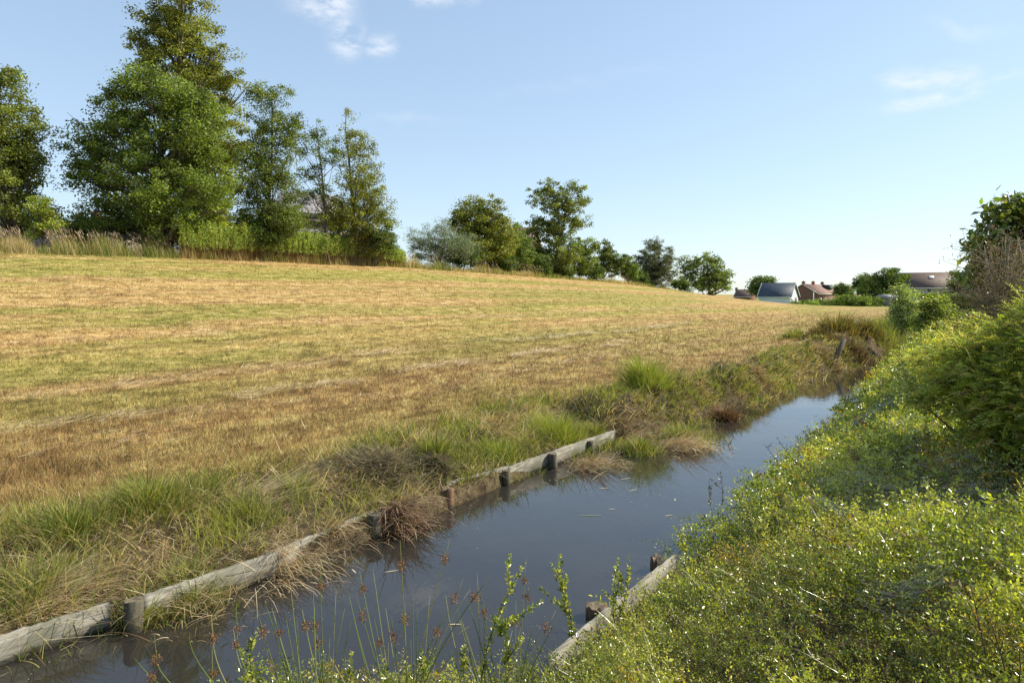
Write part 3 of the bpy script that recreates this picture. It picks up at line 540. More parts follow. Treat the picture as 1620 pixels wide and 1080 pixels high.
hedges = [(110, [(1338, 478, 22, 12), (1362, 477, 24, 13), (1385, 484, 16, 10)], 'long dark green hedge at the far end of the field', 9000, .26), (135, [(1258, 480, 12, 4), (1275, 479, 8, 4)], 'small clipped bush in front of the white house', 1500, .3),
          (125, [(1300, 480, 22, 6), (1280, 484, 20, 4), (1325, 479, 18, 7)], 'low hedge running below the brick house', 3000, .3), (120, [(1408, 474, 12, 8)], 'small yellow green bush right of the far hedge', 1500, .3)]
for i, (Y, lb, lab, n, lf) in enumerate(hedges):
    tree('garden_hedge', lab, Y, lb[0][0], lb, n, lf, (YG if 'yellow' in lab else DG[1:] + YG[:1]), w3, 60 + i, cat='hedge', clump=.7, trunk=.06, stems=3)
# clipped hedge behind the ditch end
def clipped_hedge():
    rng = np.random.default_rng(70); n = 26000; Y0 = 48
    a = P(1462, 470, Y0 + 3); b = P(1560, 466, Y0 - 6); t = rng.random(n); wv = rng.uniform(-.8, .8, n); hh = rng.random(n)
    side = rng.random(n); wv = np.where(side < .4, -.8 + rng.normal(0, .06, n), wv); hh = np.where(side > .6, 1 + rng.normal(0, .03, n), hh)
    z0 = .6; top = 2.35; dx = (b - a)[:2]; nn = np.array([-dx[1], dx[0]]) / np.linalg.norm(dx)
    nn = -nn if nn[1] < 0 else nn
    xy = a[:2] + t[:, None] * dx + wv[:, None] * nn; pos = np.column_stack([xy, z0 + hh * (top - z0)])
    V, T, C = leaves(pos, rng.normal(size=(n, 3)) + [0, 0, .3], .12 * rng.uniform(.7, 1.3, n), .6, pick(rng, n, DG, [1, 1.3, .8]), rng)
    root = empty('clipped_hedge', (a[0], a[1], z0), 'dark flat topped clipped hedge in front of the beige house', 'hedge')
    mesh_np('foliage', V - np.array([a[0], a[1], z0]), T, C, M['leaf'], root)
    g = Geo()
    for f in np.linspace(.03, .97, 14):
        q = np.array([*(a[:2] + f * dx), z0 - .1]); g.tube([q, q + [0.05, 0, .8], q + [0, .1, 1.5]], np.array([.05, .04, .02]), 5)
    g.build('stem', M['bark'], root, True, (a[0], a[1], z0))
clipped_hedge()
tree('willow_bush', 'pale leafy upright bush at the end of the ditch', 33, 1425, [(1425, 475, 16, 22), (1438, 480, 16, 20), (1420, 500, 16, 26), (1432, 515, 18, 20), (1445, 500, 12, 18), (1422, 460, 8, 10)], 6500, .12, [(.26, .32, .10), (.40, .45, .20), (.15, .2, .05)], w3, 80, cat='shrub', clump=.35, trunk=.05, stems=4, wf=.4, mat='gloss', per=45)
tree('laurel_bush', 'vivid green bush with yellow shoots right of the pale upright bush', 27, 1480, [(1480, 495, 24, 20), (1470, 515, 26, 22), (1498, 510, 22, 22), (1480, 478, 18, 12), (1490, 530, 26, 18)], 12000, .10, DG[1:] + YG[1:], [1, 1, .8, .8], 81, cat='shrub', clump=.35, trunk=.05, stems=4)
g = Geo()
# drooping leafy tree at right edge
tree('cherry_tree', 'large leaved drooping tree at the right edge of the view', 15, 1640, [(1610, 310, 26, 16), (1600, 345, 30, 14), (1640, 340, 40, 40), (1580, 385, 36, 12), (1570, 355, 16, 7), (1600, 400, 40, 30), (1560, 420, 24, 10), (1545, 410, 14, 5), (1545, 440, 22, 8), (1535, 385, 12, 5), (1528, 455, 14, 5), (1535, 430, 14, 5), (1590, 325, 18, 6), (1560, 372, 26, 8), (1650, 400, 50, 50), (1640, 460, 50, 40)], 5600, .27, YG[:1] + OL[:2] + DG[1:] + YG[:1], [1, 1, 1, 1, .8, .6], 82, clump=.3, trunk=.12, droop=.7, wf=.42, per=26, branches=280, mat='gloss')
def twig_bush():
    rs = np.random.RandomState(83); base = P(1600, HY, 11.5); base[2] = float(Hxy(base[0], base[1]))
    root = empty('bare_bush', base, 'brown twiggy half dead bush below the drooping tree', 'shrub'); g = Geo(); tips = []
    for i in range(60):
        t = P(rs.uniform(1555, 1690), rs.uniform(370, 520), 11.5 + rs.uniform(-1, 1)); t[0] -= .0
        b = base + np.array([rs.uniform(-.3, .3), rs.uniform(-.3, .3), 0]); m = b + (t - b) * .5 + rs.normal(0, .12, 3) + [0, 0, .15]
        g.tube([b, m, t], np.array([.03, .018, .006]), 5)
        for j in range(16):
            f = rs.uniform(.25, 1); s = b + (t - b) * f + (rs.normal(0, .05, 3)); e = s + rs.normal(0, 1, 3) * [.3, .3, .2] + [-.12, 0, .06]
            g.tube([s, (s + e) / 2 + rs.normal(0, .03, 3), e], np.array([.008, .006, .003]), 4, cap=False); tips.append(e)
            for q in range(4):
                s2 = s + (e - s) * rs.uniform(.3, 1); e2 = s2 + rs.normal(0, .12, 3); g.tube([s2, e2], np.array([.004, .0025]), 3, cap=False); tips.append(e2)
    g.build('branch', bark('dead_bark', (.13, .10, .06), (.30, .23, .14)), root, False, base)
    rng = np.random.default_rng(84); tips = np.array(tips); n = 24000; p = tips[rng.integers(0, len(tips), n)] + rng.normal(0, .06, (n, 3))
    V, T, C = leaves(p, rng.normal(size=(n, 3)), .035 * rng.uniform(.6, 1.5, n), .45, pick(rng, n, [(.22, .15, .07), (.32, .23, .12), (.17, .19, .05)], [1, 1, .8]), rng)
    mesh_np('leaves', V - base, T, C, M['straw'], root)
twig_bush()
def feathery_bush():
    rng = np.random.default_rng(85); Y = 6.0; k = Y / F; base = P(1640, HY, Y); base[2] = float(Hxy(base[0], base[1])) - .05
    root = empty('feathery_bush', base, 'fine leaved yellow green bush rising at the right edge of the bank', 'shrub')
    Lb = np.array([[*P(px, py, Y + dy), rx * k, ry * k] for px, py, rx, ry, dy in [(1625, 570, 80, 70, 0), (1560, 605, 74, 62, .1), (1640, 650, 90, 80, -.3), (1670, 545, 80, 70, .3), (1520, 575, 56, 36, .6), (1475, 575, 50, 24, 1.2), (1590, 700, 50, 44, -.3), (1730, 600, 90, 90, -.5), (1730, 500, 80, 80, 0), (1500, 640, 50, 34, .2)]])
    n = 7000; li = rng.choice(len(Lb), n, p=(w_ := Lb[:, 3] * Lb[:, 4]) / w_.sum()); d = rng.normal(size=(n, 3)); d[:, 2] = np.abs(d[:, 2]) * .9 - .25; d /= np.linalg.norm(d, axis=1)[:, None]
    c = Lb[li, :3] + d * np.stack([Lb[li, 3], Lb[li, 3], Lb[li, 4]], 1) * (rng.random(n) ** .25)[:, None] * (.8 + .35 * rng.random(n))[:, None]
    sd = d * .55 + np.array([-.45, -.1, .2]) + rng.normal(0, .42, (n, 3)); sd /= np.linalg.norm(sd, axis=1)[:, None]; sl = .09 + .3 * rng.random(n) ** 1.8
    per = 22; f = (np.arange(per) + .6) / per; pos = c[:, None] + sd[:, None] * (f[None] * sl[:, None])[..., None]; pos[..., 2] -= f[None] ** 2 * sl[:, None] * .3
    side = np.cross(sd, np.array([0, 0, 1.]) + rng.normal(0, .35, (n, 3))); side /= np.linalg.norm(side, axis=1)[:, None]; sg = np.where(np.arange(per) % 2, 1., -1.)
    dr = side[:, None] * sg[None, :, None] + sd[:, None] * .8; dr = dr.reshape(-1, 3) + rng.normal(0, .12, (n * per, 3))
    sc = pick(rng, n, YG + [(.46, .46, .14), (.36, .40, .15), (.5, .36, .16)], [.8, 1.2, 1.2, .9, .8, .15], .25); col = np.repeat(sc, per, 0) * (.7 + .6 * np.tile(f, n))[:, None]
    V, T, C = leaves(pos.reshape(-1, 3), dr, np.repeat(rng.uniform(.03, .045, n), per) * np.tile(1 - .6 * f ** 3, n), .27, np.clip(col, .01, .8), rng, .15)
    mesh_np('crown', V - base, T, C, M['feather'], root)
    g = Geo(); rs = np.random.RandomState(85)
    for i in rng.choice(n, 260, replace=False):
        b = base + np.array([rs.normal(0, .12), rs.normal(0, .12), 0]); g.tube([b, b + (c[i] - b) * .45 + rs.normal(0, .06, 3) + [0, 0, .08], c[i], c[i] + sd[i] * sl[i] * .8], np.array([.012, .008, .004, .0015]), 4, cap=False)
    g.build('trunk', M['bark'], root, True, base)
feathery_bush()

# ------------------------------------------------------------------ field grass
def field_grass():
    rng = np.random.default_rng(100); n = 480000
    Y = 1 / rng.uniform(1 / 62, 1 / 3.8, n); X = rng.uniform(-1.0, .82, n) * Y; u, v = xy2uv(X, Y)
    ok = (v > eL(u) + 1.3 - .65 * ss(10.5, 14, u) + .7 * fbm(u * 1.2, v * 1.2, 31)) & (v < 34.5); X, Y, u, v = X[ok], Y[ok], u[ok], v[ok]; n = len(X)
    Z = H(u, v); k = np.clip(Y / 8, .8, 6)
    hgt = (1 + .5 * ss(15, 9, v)) * (.05 + .075 * fbm(u * 1.5, v * 2.5, 32)) * rng.uniform(.5, 1.35, n) * (.85 + .12 * k)
    c = np.clip(rng.normal(1.12, .5, (n, 1)) * np.ones((1, 3)), .35, 2.0); c *= 1 + rng.normal(0, .08, (n, 3))
    dn = rng.random(n) < .18; c[dn] *= [.55, .5, .45]; br = rng.random(n) < .10; c[br] *= [1.45, 1.45, 1.5]
    m = 5200; Yt = 1 / rng.uniform(1 / 45, 1 / 4.2, m); Xt = rng.uniform(-.98, .8, m) * Yt; per = 14
    X2 = np.repeat(Xt, per) + rng.normal(0, .035, m * per) * np.repeat(Yt, per) / 8; Y2 = np.repeat(Yt, per) + rng.normal(0, .035, m * per) * np.repeat(Yt, per) / 8
    u2, v2 = xy2uv(X2, Y2); tc = np.repeat(rng.choice([.5, .7, 1.25, 1.6], m), per); hh2 = np.repeat(rng.uniform(.06, .15, m), per) * rng.uniform(.5, 1.2, m * per); ok2 = (v2 > eL(u2) + 1.5) & (v2 < 34)
    X = np.concatenate([X, X2[ok2]]); Y = np.concatenate([Y, Y2[ok2]]); Z = np.concatenate([Z, H(u2, v2)[ok2]]); hgt = np.concatenate([hgt, hh2[ok2]]); k = np.clip(Y / 8, .8, 6); n = len(X)
    c = np.concatenate([c, (tc[ok2])[:, None] * rng.normal(1, .2, (int(ok2.sum()), 1)) * np.ones((1, 3))])
    V, T, C = blades(np.column_stack([X, Y, Z - .01]), hgt, .0065 * k, rng.uniform(0, 2 * math.pi, n), rng.uniform(.1, .95, n), rng.uniform(0, .6, n), np.clip(c, .15, 2.2), rng, segs=1)
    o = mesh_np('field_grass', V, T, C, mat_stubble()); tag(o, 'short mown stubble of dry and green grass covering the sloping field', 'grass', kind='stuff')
field_grass()
STR = [(.44, .31, .15), (.60, .46, .25), (.74, .62, .39), (.24, .16, .08)]
GRN = [(.085, .12, .02), (.18, .22, .035), (.30, .31, .06), (.44, .41, .13)]
def field_straw():
    rng = np.random.default_rng(101); out = []
    # loose straw lying in the swath lines parallel to the ditch
    for (vv, spread, n, u0, u1) in [(10.6, .3, 3400, -1, 22), (12.6, .35, 3200, 0, 34), (9.2, .8, 1200, 0, 25), (17.5, .7, 2500, 2, 50), (25, 1.2, 2000, 5, 60)]:
        u = rng.uniform(u0, u1, n); u = u0 + (u1 - u0) * (np.floor(rng.random(n) * 12) + rng.random(n) ** 1.6) / 12
        v = vv + rng.normal(0, spread, n) * .6 + .5 * (fbm(u * .4, u * 0, 33) - .5); keep = fbm(u * .5, v * 1.5, 34) > .40; u, v = u[keep], v[keep]
        X, Y = uv2xy(u, v); out.append(np.column_stack([X, Y, H(u, v) + rng.uniform(.05, .1, len(u))]))
    p = np.concatenate(out); n = len(p); uu, vv = xy2uv(p[:, 0], p[:, 1])
    az = math.pi / 2 - TH + rng.normal(0, .55, n); k = np.clip(p[:, 1] / 10, 1, 3)
    V, T, C = blades(p, rng.uniform(.12, .45, n), .008 * k, az, rng.uniform(1.38, 1.6, n), rng.normal(0, .12, n), pick(rng, n, [(.60, .45, .26), (.78, .64, .42)], [1, 1.2]), rng, segs=2)
    o = mesh_np('loose_straw', V, T, C, M['straw']); tag(o, 'pale loose straw lying in long swath lines on the mown field', 'straw', kind='stuff')
field_straw()

# tall growth on the crest
def crest_growth():
    rng = np.random.default_rng(110)
    def band(n, px0, px1, V0, V1):
        px = rng.uniform(px0, px1, n); v = rng.uniform(V0, V1, n); Y = v * F / ((1580 - px) * CT); X = (px - HX) / F * Y
        return X, Y, Hxy(X, Y), px
    G = Geo()
    n = 26000; X, Y, Z, px = band(n, -250, 1160, 34.2, 36.0)
    patch = fbm(px * .05, px * 0, 41); tall = .25 + .9 * np.clip(patch * 1.6 - .3, 0, 1) * np.interp(px, [-250, 640, 860, 1160], [1, 1, .8, .45])
    L = tall * rng.uniform(.4, 1.15, n); dry = rng.random(n) < np.clip(fbm(px * .03, Y * 0, 42) * 1.6 - .35, .1, .9)
    col = np.where(dry[:, None], pick(rng, n, STR, [1, 1.2, .6, .8]), pick(rng, n, GRN, [1, 1.2, .8, .4]))
    G.add(*blades(np.column_stack([X, Y, Z]), L, .014 * Y / 36, rng.normal(0, 1.2, n) + math.pi, rng.uniform(0, .35, n), rng.uniform(0, .9, n), col, rng, segs=3))
    # seed heads as short thick pale tips on the tallest grass
    n = 1500; X, Y, Z, px = band(n, -60, 1000, 34.4, 35.4); keep = fbm(px * .05, px * 0, 41) > .42; X, Y, Z = X[keep], Y[keep], Z[keep]; n = len(X)
    hh = rng.uniform(.7, 1.25, n); G.add(*blades(np.column_stack([X, Y, Z]), hh, .012, np.full(n, math.pi) + rng.normal(0, .5, n), .25, .35, pick(rng, n, STR[:2], [1, 1]), rng, segs=3))
    tip = np.column_stack([X - .35 * hh, Y, Z + hh * .82]); V, T, C = leaves(tip, np.column_stack([-.5 + rng.normal(0, .2, n), rng.normal(0, .2, n), np.ones(n)]), .22, .22, pick(rng, n, [(.34, .24, .17), (.46, .36, .26)], [1, 1]), rng); G.add(V, T, C)
    o = G.build('tall_grass', M['grass']); tag(o, 'tall unmown grass with dry seed heads along the foot of the trees', 'grass', kind='stuff')
    # golden rod stand
    rng = np.random.default_rng(111); G = Geo(); n = 3200; px = rng.uniform(285, 640, n); v = rng.uniform(34.3, 35.8, n)
    keep = ((px < 470) | (px > 480) | (rng.random(n) < .5)) & (rng.random(n) < np.interp(px, [285, 330, 640], [.4, 1, 1])); px, v = px[keep], v[keep]; n = len(px)
    Y = v * F / ((1580 - px) * CT); X = (px - HX) / F * Y; Z = Hxy(X, Y); hh = rng.uniform(1.15, 1.85, n) * np.interp(px, [285, 600, 640], [1.05, 1, .55])
    base = np.column_stack([X, Y, Z])
    G.add(*blades(base, hh, .025, rng.uniform(0, 6.28, n), .05, .12, pick(rng, n, [(.22, .13, .06), (.3, .2, .08)], [1, 1]), rng, segs=2, wa=np.zeros(n)))
    per = 34; f = rng.random((n, per)) ** .7; f = .38 + .64 * f; pos = base[:, None] + np.stack([rng.normal(0, .03, (n, per)), rng.normal(0, .03, (n, per)), f * hh[:, None]], -1); pos = pos.reshape(-1, 3)
    m = len(pos); az = rng.uniform(0, 6.28, m); dr = np.column_stack([np.cos(az), np.sin(az), rng.uniform(.3, 1.6, m)])
    G.add(*leaves(pos, dr, .15 * rng.uniform(.7, 1.3, m), .28, pick(rng, m, [(.22, .30, .06), (.38, .46, .10), (.52, .55, .18)], [1, 1.4, .8]), rng))
    o = G.build('goldenrod', M['grass']); tag(o, 'dense upright leafy weeds with brown lower stems along the crest', 'weeds', kind='stuff')
crest_growth()

# ------------------------------------------------------------------ revetment boards and posts
def plank(label, a, b, z0, z1, th=.035, sag=0., group='weathered boards along the left bank'):
    """a, b: world xy ends; z0,z1: (bottom, top) heights at the a end and b end"""
    a = np.array(a[:2], float); b = np.array(b[:2], float); L = np.linalg.norm(b - a); ang = math.atan2(b[1] - a[1], b[0] - a[0])
    root = bpy.data.objects.new('bank_board', None)
    rs = np.random.RandomState(int(abs(L) * 100) % 999); n = 24
    g = Geo(); V = []
    for i in range(n + 1):
        f = i / n; x = f * L; lo = z0[0] + (z1[0] - z0[0]) * f; hi = z0[1] + (z1[1] - z0[1]) * f - sag * 4 * f * (1 - f) + rs.normal(0, .0035); w_ = math.sin(f * 3.1) * .012
        V += [(x, -th / 2 + w_, lo), (x, th / 2 + w_, lo), (x, th / 2 + w_, hi - .004), (x, th / 2 - .006 + w_, hi), (x, -th / 2 + .006 + w_, hi), (x, -th / 2 + w_, hi - .006)]
    T = []
    for i in range(n):
        for j in range(6):
            p = i * 6 + j; q = i * 6 + (j + 1) % 6; T += [(p, p + 6, q + 6), (p, q + 6, q)]
    for o_ in (0, n * 6): T += [(o_, o_ + j, o_ + j + 1) for j in range(1, 5)]
    g.add(V, T); o = g.build('bank_board', M['board']); o.location = (a[0], a[1], 0); o.rotation_euler = (0, 0, ang)
    return tag(o, label, 'board', group)
def PT(px, py, z): return PG(px, py, z)
plank('pale grained board at the lower left corner of the picture', PT(-120, 1043, .2), PT(172, 950, .2), (-.12, .2), (-.12, .19))
plank('mossy board just right of the round topped post, half under the grass', PT(225, 938, .22), PT(440, 873, .2), (-.12, .2), (-.12, .21))
plank('board with dry grass hanging over it, left of the broad grey green post', PT(415, 876, .22), PT(592, 806, .2), (-.1, .2), (-.1, .2), .04)
plank('short dark board end behind the reddish cut reeds', PT(592, 806, .17), PT(700, 780, .14), (-.1, .17), (-.1, .14))
plank('long silvery board between the red rotten post and the next post', PT(706, 764, .19), PT(806, 737, .2), (-.06, .2), (-.06, .21))
plank('silvery board in the middle of the right run of boards', PT(804, 738, .2), PT(876, 713, .22), (-.05, .2), (-.05, .22))
plank('last short board, disappearing under the sedge on the left bank', PT(874, 713, .22), PT(972, 681, .22), (-.05, .22), (-.02, .23))
plank('narrow whitish board edge on the near right bank among the shrub leaves', PT(868, 1038, .18), PT(1069, 878, .18), (-.08, .18), (-.08, .19), .03, group='boards along the right bank')

def post(label, px, py, z, r, m='post', lean=(0, 0), group='round posts holding the left boards', bot=-.5, inner=None):
    c = PG(px, py, z); root = empty('bank_post', (c[0], c[1], 0), label, 'post', group); rs = np.random.RandomState(int(px))
    n = 18; th = np.arange(n) * 2 * math.pi / n; rad = r * (1 + rs.normal(0, .06 if m == 'rot' else .035, n)); rings = [bot, -.05, .02, z * .5, z - .012, z]; V = []
    for i, zz in enumerate(rings):
        k = .93 if i == 5 else 1 + .03 * rs.normal(); ox, oy = lean[0] * (zz - z), lean[1] * (zz - z)
        V += [(ox + rad[j] * k * math.cos(th[j]), oy + rad[j] * k * math.sin(th[j]), zz + (rs.normal(0, .016 if m == 'rot' else .004) if i == 5 else 0)) for j in range(n)]
    T = []
    for i in range(5):
        for j in range(n): a = i * n + j; b = i * n + (j + 1) % n; T += [(a, b, b + n), (a, b + n, a + n)]
    g = Geo(); g.add(V, T); g.build('shaft', M[m], root)
    g = Geo(); top = V[-n:] + [(0, 0, z - .004)]; g.add(top, [(j, (j + 1) % n, n) for j in range(n)]); g.build('cut_top', M['posttop'], root)
    return root
post('squat round topped post with pale mossy top between the two nearest boards', 211, 948, .23, .066)
post('broad grey green post at the end of the straw covered board', 592, 812, .24, .07)
post('reddish rotten post at the start of the silvery boards', 708, 772, .22, .075, 'rot')
post('dark post after the first silvery board', 801, 743, .2, .055)
post('dark post two places right of the reddish rotten one', 875, 717, .22, .06)
post('small dark post nearest the sedge at the end of the boards', 934, 697, .2, .055)
post('sawn stump post beside the whitish board on the near right bank', 943, 956, .10, .085, 'rot', group='posts along the right bank')
post('small sawn stump at the far tip of the whitish right board', 1042, 884, .11, .075, 'rot', group='posts along the right bank')
def leaning_post():
    b = PG(1312, 583, .0); t = P(1336, 536, b[1] + .1); root = empty('leaning_post', b, 'dark old post leaning right out of the overgrown far bank', 'post')
    g = Geo(); g.tube([b - b + [0, 0, -.3], (t - b) * .5 + [.02, 0, 0], t - b], np.array([.09, .085, .075]), 12); g.build('shaft', M['post'], root)
    c = PG(1216, 602, .22); root = empty('log', c, 'pale sawn end of a short log poking from the far bank', 'log'); g = Geo(); g.tube([(0, 0, 0), (.12, .2, .03), (.2, .55, .06)], np.array([.05, .05, .045]), 12); g.build('trunk_piece', M['shedwood'], root)
leaning_post()
g = Geo(); c = P(1287, 478, 150)
root = empty('lamp_post', (c[0], 150, -.6), 'thin white lamp post in front of the brick gable', 'lamp post'); g.tube([(0, 0, -.4), (0, 0, 3.6)], np.array([.12, .08]), 8); g.build('pole', M['white'], root)
g = Geo(); g.box((.15, 0, 3.65), (.5, .2, .12)); g.build('lamp_head', M['white'], root)
def shed():
    c = P(1405, 480, 110); z = float(Hxy(c[0], c[1])); root = empty('garden_shed', (c[0], 110, z), 'low grey garden shed right of the far hedge', 'shed')
    g = Geo(); g.box((0, 0, .5), (2.6, 2, 1.6)); g.build('wall', M['shedwood'], root); g = Geo()
    g.add([(-1.5, -1.2, 1.3), (1.5, -1.2, 1.3), (1.5, 1.2, 1.3), (-1.5, 1.2, 1.3), (-1.5, 0, 1.9), (1.5, 0, 1.9)], [(0, 1, 5), (0, 5, 4), (2, 3, 4), (2, 4, 5), (1, 2, 5), (3, 0, 4), (0, 3, 2), (0, 2, 1)]); g.build('roof', M['tile_grey'], root)
    g = Geo(); g.box((.5, -1.01, .6), (.8, .05, 1.2)); g.build('door', M['dark'], root)
shed()

# ------------------------------------------------------------------ left bank vegetation
def bank_grass():
    rng = np.random.default_rng(120); G = Geo(); n = 210000
    r = np.exp(rng.uniform(math.log(2.5), math.log(46), n)); Y = r; X = rng.uniform(-1.05, .82, n) * Y; u, v = xy2uv(X, Y); d = v - eL(u)
    wob = 1.35 - .8 * ss(10.5, 14, u) + 1.1 * (1 - .6 * ss(10.5, 14, u)) * fbm(u * .8, u * 0, 51)
    dens = ss(wob + .5, wob - .6, d) * (d > .03) * (.25 + .75 * (fbm(u * 1.3, v * 1.3, 52) > .43))
    ok = rng.random(n) < dens; X, Y, u, v, d = [a[ok] for a in (X, Y, u, v, d)]; n = len(X)
    lush = np.clip(fbm(u * .7, v * .9, 53) * 2.2 - .6, 0, 1); bare = ss(11, 16, u) * .35
    dry = rng.random(n) < np.clip(.95 - .62 * lush + .2 * (d < .35) + bare, 0, .94)
    L = np.where(dry, rng.uniform(.1, .36, n), (.10 + .26 * lush) * rng.uniform(.6, 1.3, n)); k = np.clip(Y / 7, .8, 3)
    col = np.where(dry[:, None], pick(rng, n, STR, [1, 1.2, .6, 1]), pick(rng, n, GRN, [.9, 1.2, 1, .4]))
    out_az = -TH * 1.0                      # pointing down the bank, towards the water
    az = np.where(rng.random(n) < .4, out_az + rng.normal(0, .8, n), rng.uniform(0, 6.28, n))
    V = blades(np.column_stack([X, Y, H(u, v) - .01]), L, .0078 * k, az, np.where(dry, rng.uniform(.7, 1.45, n), rng.uniform(.05, .6, n)), np.where(dry, rng.uniform(-.2, .8, n), rng.uniform(.2, 1.3, n)), col, rng, segs=3); G.add(*V)
    o = G.build('bank_grass', M['grass']); tag(o, 'mixed green and dry grass covering the left bank of the ditch', 'grass', kind='stuff')
bank_grass()
def bank_fringe():
    rng = np.random.default_rng(121); G = Geo()
    for i in range(420):
        u = rng.uniform(-.5, 29) if i % 3 else rng.uniform(10.5, 29); boarded = u < 10.4; d = rng.uniform(.12, 1.9) if boarded else rng.uniform(-.02, 1.9 - 1.0 * float(ss(10.5, 14, u))); v = float(eL(u)) + d
        typ = rng.choice(4, p=[.19, .50, .24, .07] if u < 10.5 else [.24, .40, .31, .05]); n = 130; r = rng.normal(0, .13 + .1 * rng.random(), (n, 2)); x, y = uv2xy(u, v); x = x + r[:, 0]; y = y + r[:, 1]; uu, vv = xy2uv(x, y)
        if boarded: kk = vv > eL(uu) + .05; x, y, uu, vv = x[kk], y[kk], uu[kk], vv[kk]; n = len(x)
        if n < 3: continue
        cols = [GRN, STR, [(.12, .09, .05), (.2, .15, .08), (.08, .06, .035)], GRN[2:] + [(.34, .38, .05)]][typ]
        L = rng.uniform(.14, .34) * (1 if typ != 1 else 1.2) * rng.uniform(.4, 1.2, n); flat = typ in (1, 2)
        az = -TH + rng.normal(0, 1.1 if flat else 1.8, n)
        G.add(*blades(np.column_stack([x, y, np.maximum(H(uu, vv), 0) - .01]), L, .0085 * max(1, y.mean() / 8), az, rng.uniform(.5, 1.35, n) if flat else rng.uniform(.05, .7, n), rng.uniform(.2, 1.5, n), pick(rng, n, cols, [1] * len(cols)), rng, segs=3))
    o = G.build('bank_fringe', M['grass']); tag(o, 'ragged fringe of green and straw coloured tufts along the left bank edge', 'grass', kind='stuff')
bank_fringe()
def tussock(label, px, py, z, rad, n, L, cols, wts, seed, name='grass_tussock', cat='grass tussock', group='green tussocks on the left bank', hump=0., tilt=.5, bend=1.1, wdt=.006, azb=None, spread=None, mat='grass', segs=4, sy=1.):
    rng = np.random.default_rng(seed); c = PG(px, py, z); u, v = xy2uv(c[0], c[1]); c[2] = float(H(u, v)); base = np.zeros((n, 3))
    a = rng.uniform(0, 6.28, n); rr = rad * np.minimum(np.abs(rng.normal(0, .62, n)), 1.45); L = L * np.clip(1.15 - .35 * (rr / rad) ** 1.5, .35, 1.1) * (.75 + .5 * vn(3 * a, rr * 0, seed % 50)); base[:, 0] = rr * np.cos(a); base[:, 1] = rr * np.sin(a) * sy
    base[:, 2] = Hxy(base[:, 0] + c[0], base[:, 1] + c[1]) - c[2] - .02; base[:, 2] = np.maximum(base[:, 2], -c[2] + .0)
    base[:, 2] += (hump + (.05 if mat == 'straw' else 0)) * rng.random(n) * np.clip(1 - (rr / rad) ** 2 * .8, 0, 1)
    az = a + rng.normal(0, 1.15, n) if azb is None else azb + rng.normal(0, spread, n)
    L = L * .88; wdt = wdt * 1.15; n_ = n
    V, T, C = blades(base, L * (rng.uniform(.35, 1.2, n) if mat == 'grass' else .3 + 1.1 * rng.random(n) ** 1.6), wdt * max(1, c[1] / 8), az, tilt * (rng.uniform(.1, 1.3, n) if mat == 'grass' else rng.uniform(.7, 1.15, n)), bend * rng.uniform(.2, 1.2, n), pick(rng, n, cols, wts), rng, segs=segs)
    o = mesh_np(name, V, T, C, M[mat]); o.location = c; return tag(o, label, cat, group)
BRT = GRN[1:] + [(.30, .36, .04)]
for i, (px, py, z, rad, n, L, lab) in enumerate([
    (240, 815, .35, .45, 2600, .42, 'large green tussock above the middle of the nearest straw pile'), (110, 850, .35, .5, 2200, .34, 'wide green tussock above the flattened straw at the left edge'),
    (395, 808, .35, .4, 1500, .26, 'low green tussock left of the dark litter heap'), (465, 775, .4, .18, 700, .34, 'narrow green tussock against the dark litter heap'),
    (690, 715, .4, .28, 1300, .40, 'small upright green tussock above the silvery boards'), (790, 700, .4, .45, 1500, .3, 'yellow green tussock above the middle silvery board'),
    (880, 668, .45, .55, 2400, .48, 'broad green tussock left of the tallest sedge'), (940, 660, .45, .4, 1300, .3, 'short green tussock just left of the tallest sedge'),
    (1022, 625, .5, .42, 2200, .75, 'tallest bright yellow green sedge on the left bank'), (60, 948, .2, .5, 1400, .3, 'upright green blades directly behind the lowest left board'),
    (300, 905, .25, .3, 1100, .3, 'green grass between the round topped post and the mossy board'), (225, 965, .1, .14, 400, .3, 'grass hanging around the round topped post'),
    (1085, 665, .35, .5, 1500, .35, 'green sedge hanging over the water after the boards'), (1255, 545, .5, .4, 1100, .5, 'dark green clump on the far eroded bank'), (1010, 690, .25, .3, 1200, .3, 'green sedge at the very end of the boards')]):
    tussock(lab, px, py, z, rad, n, L, BRT if px in (1022, 790, 880) else GRN + STR[:2], [1, 1.2, .8, .9] if px in (1022, 790, 880) else [1, 1.2, 1, .7, .25, .25], 200 + i)
TOW = -math.radians(35.5)     # azimuth of the direction from the left bank to the water
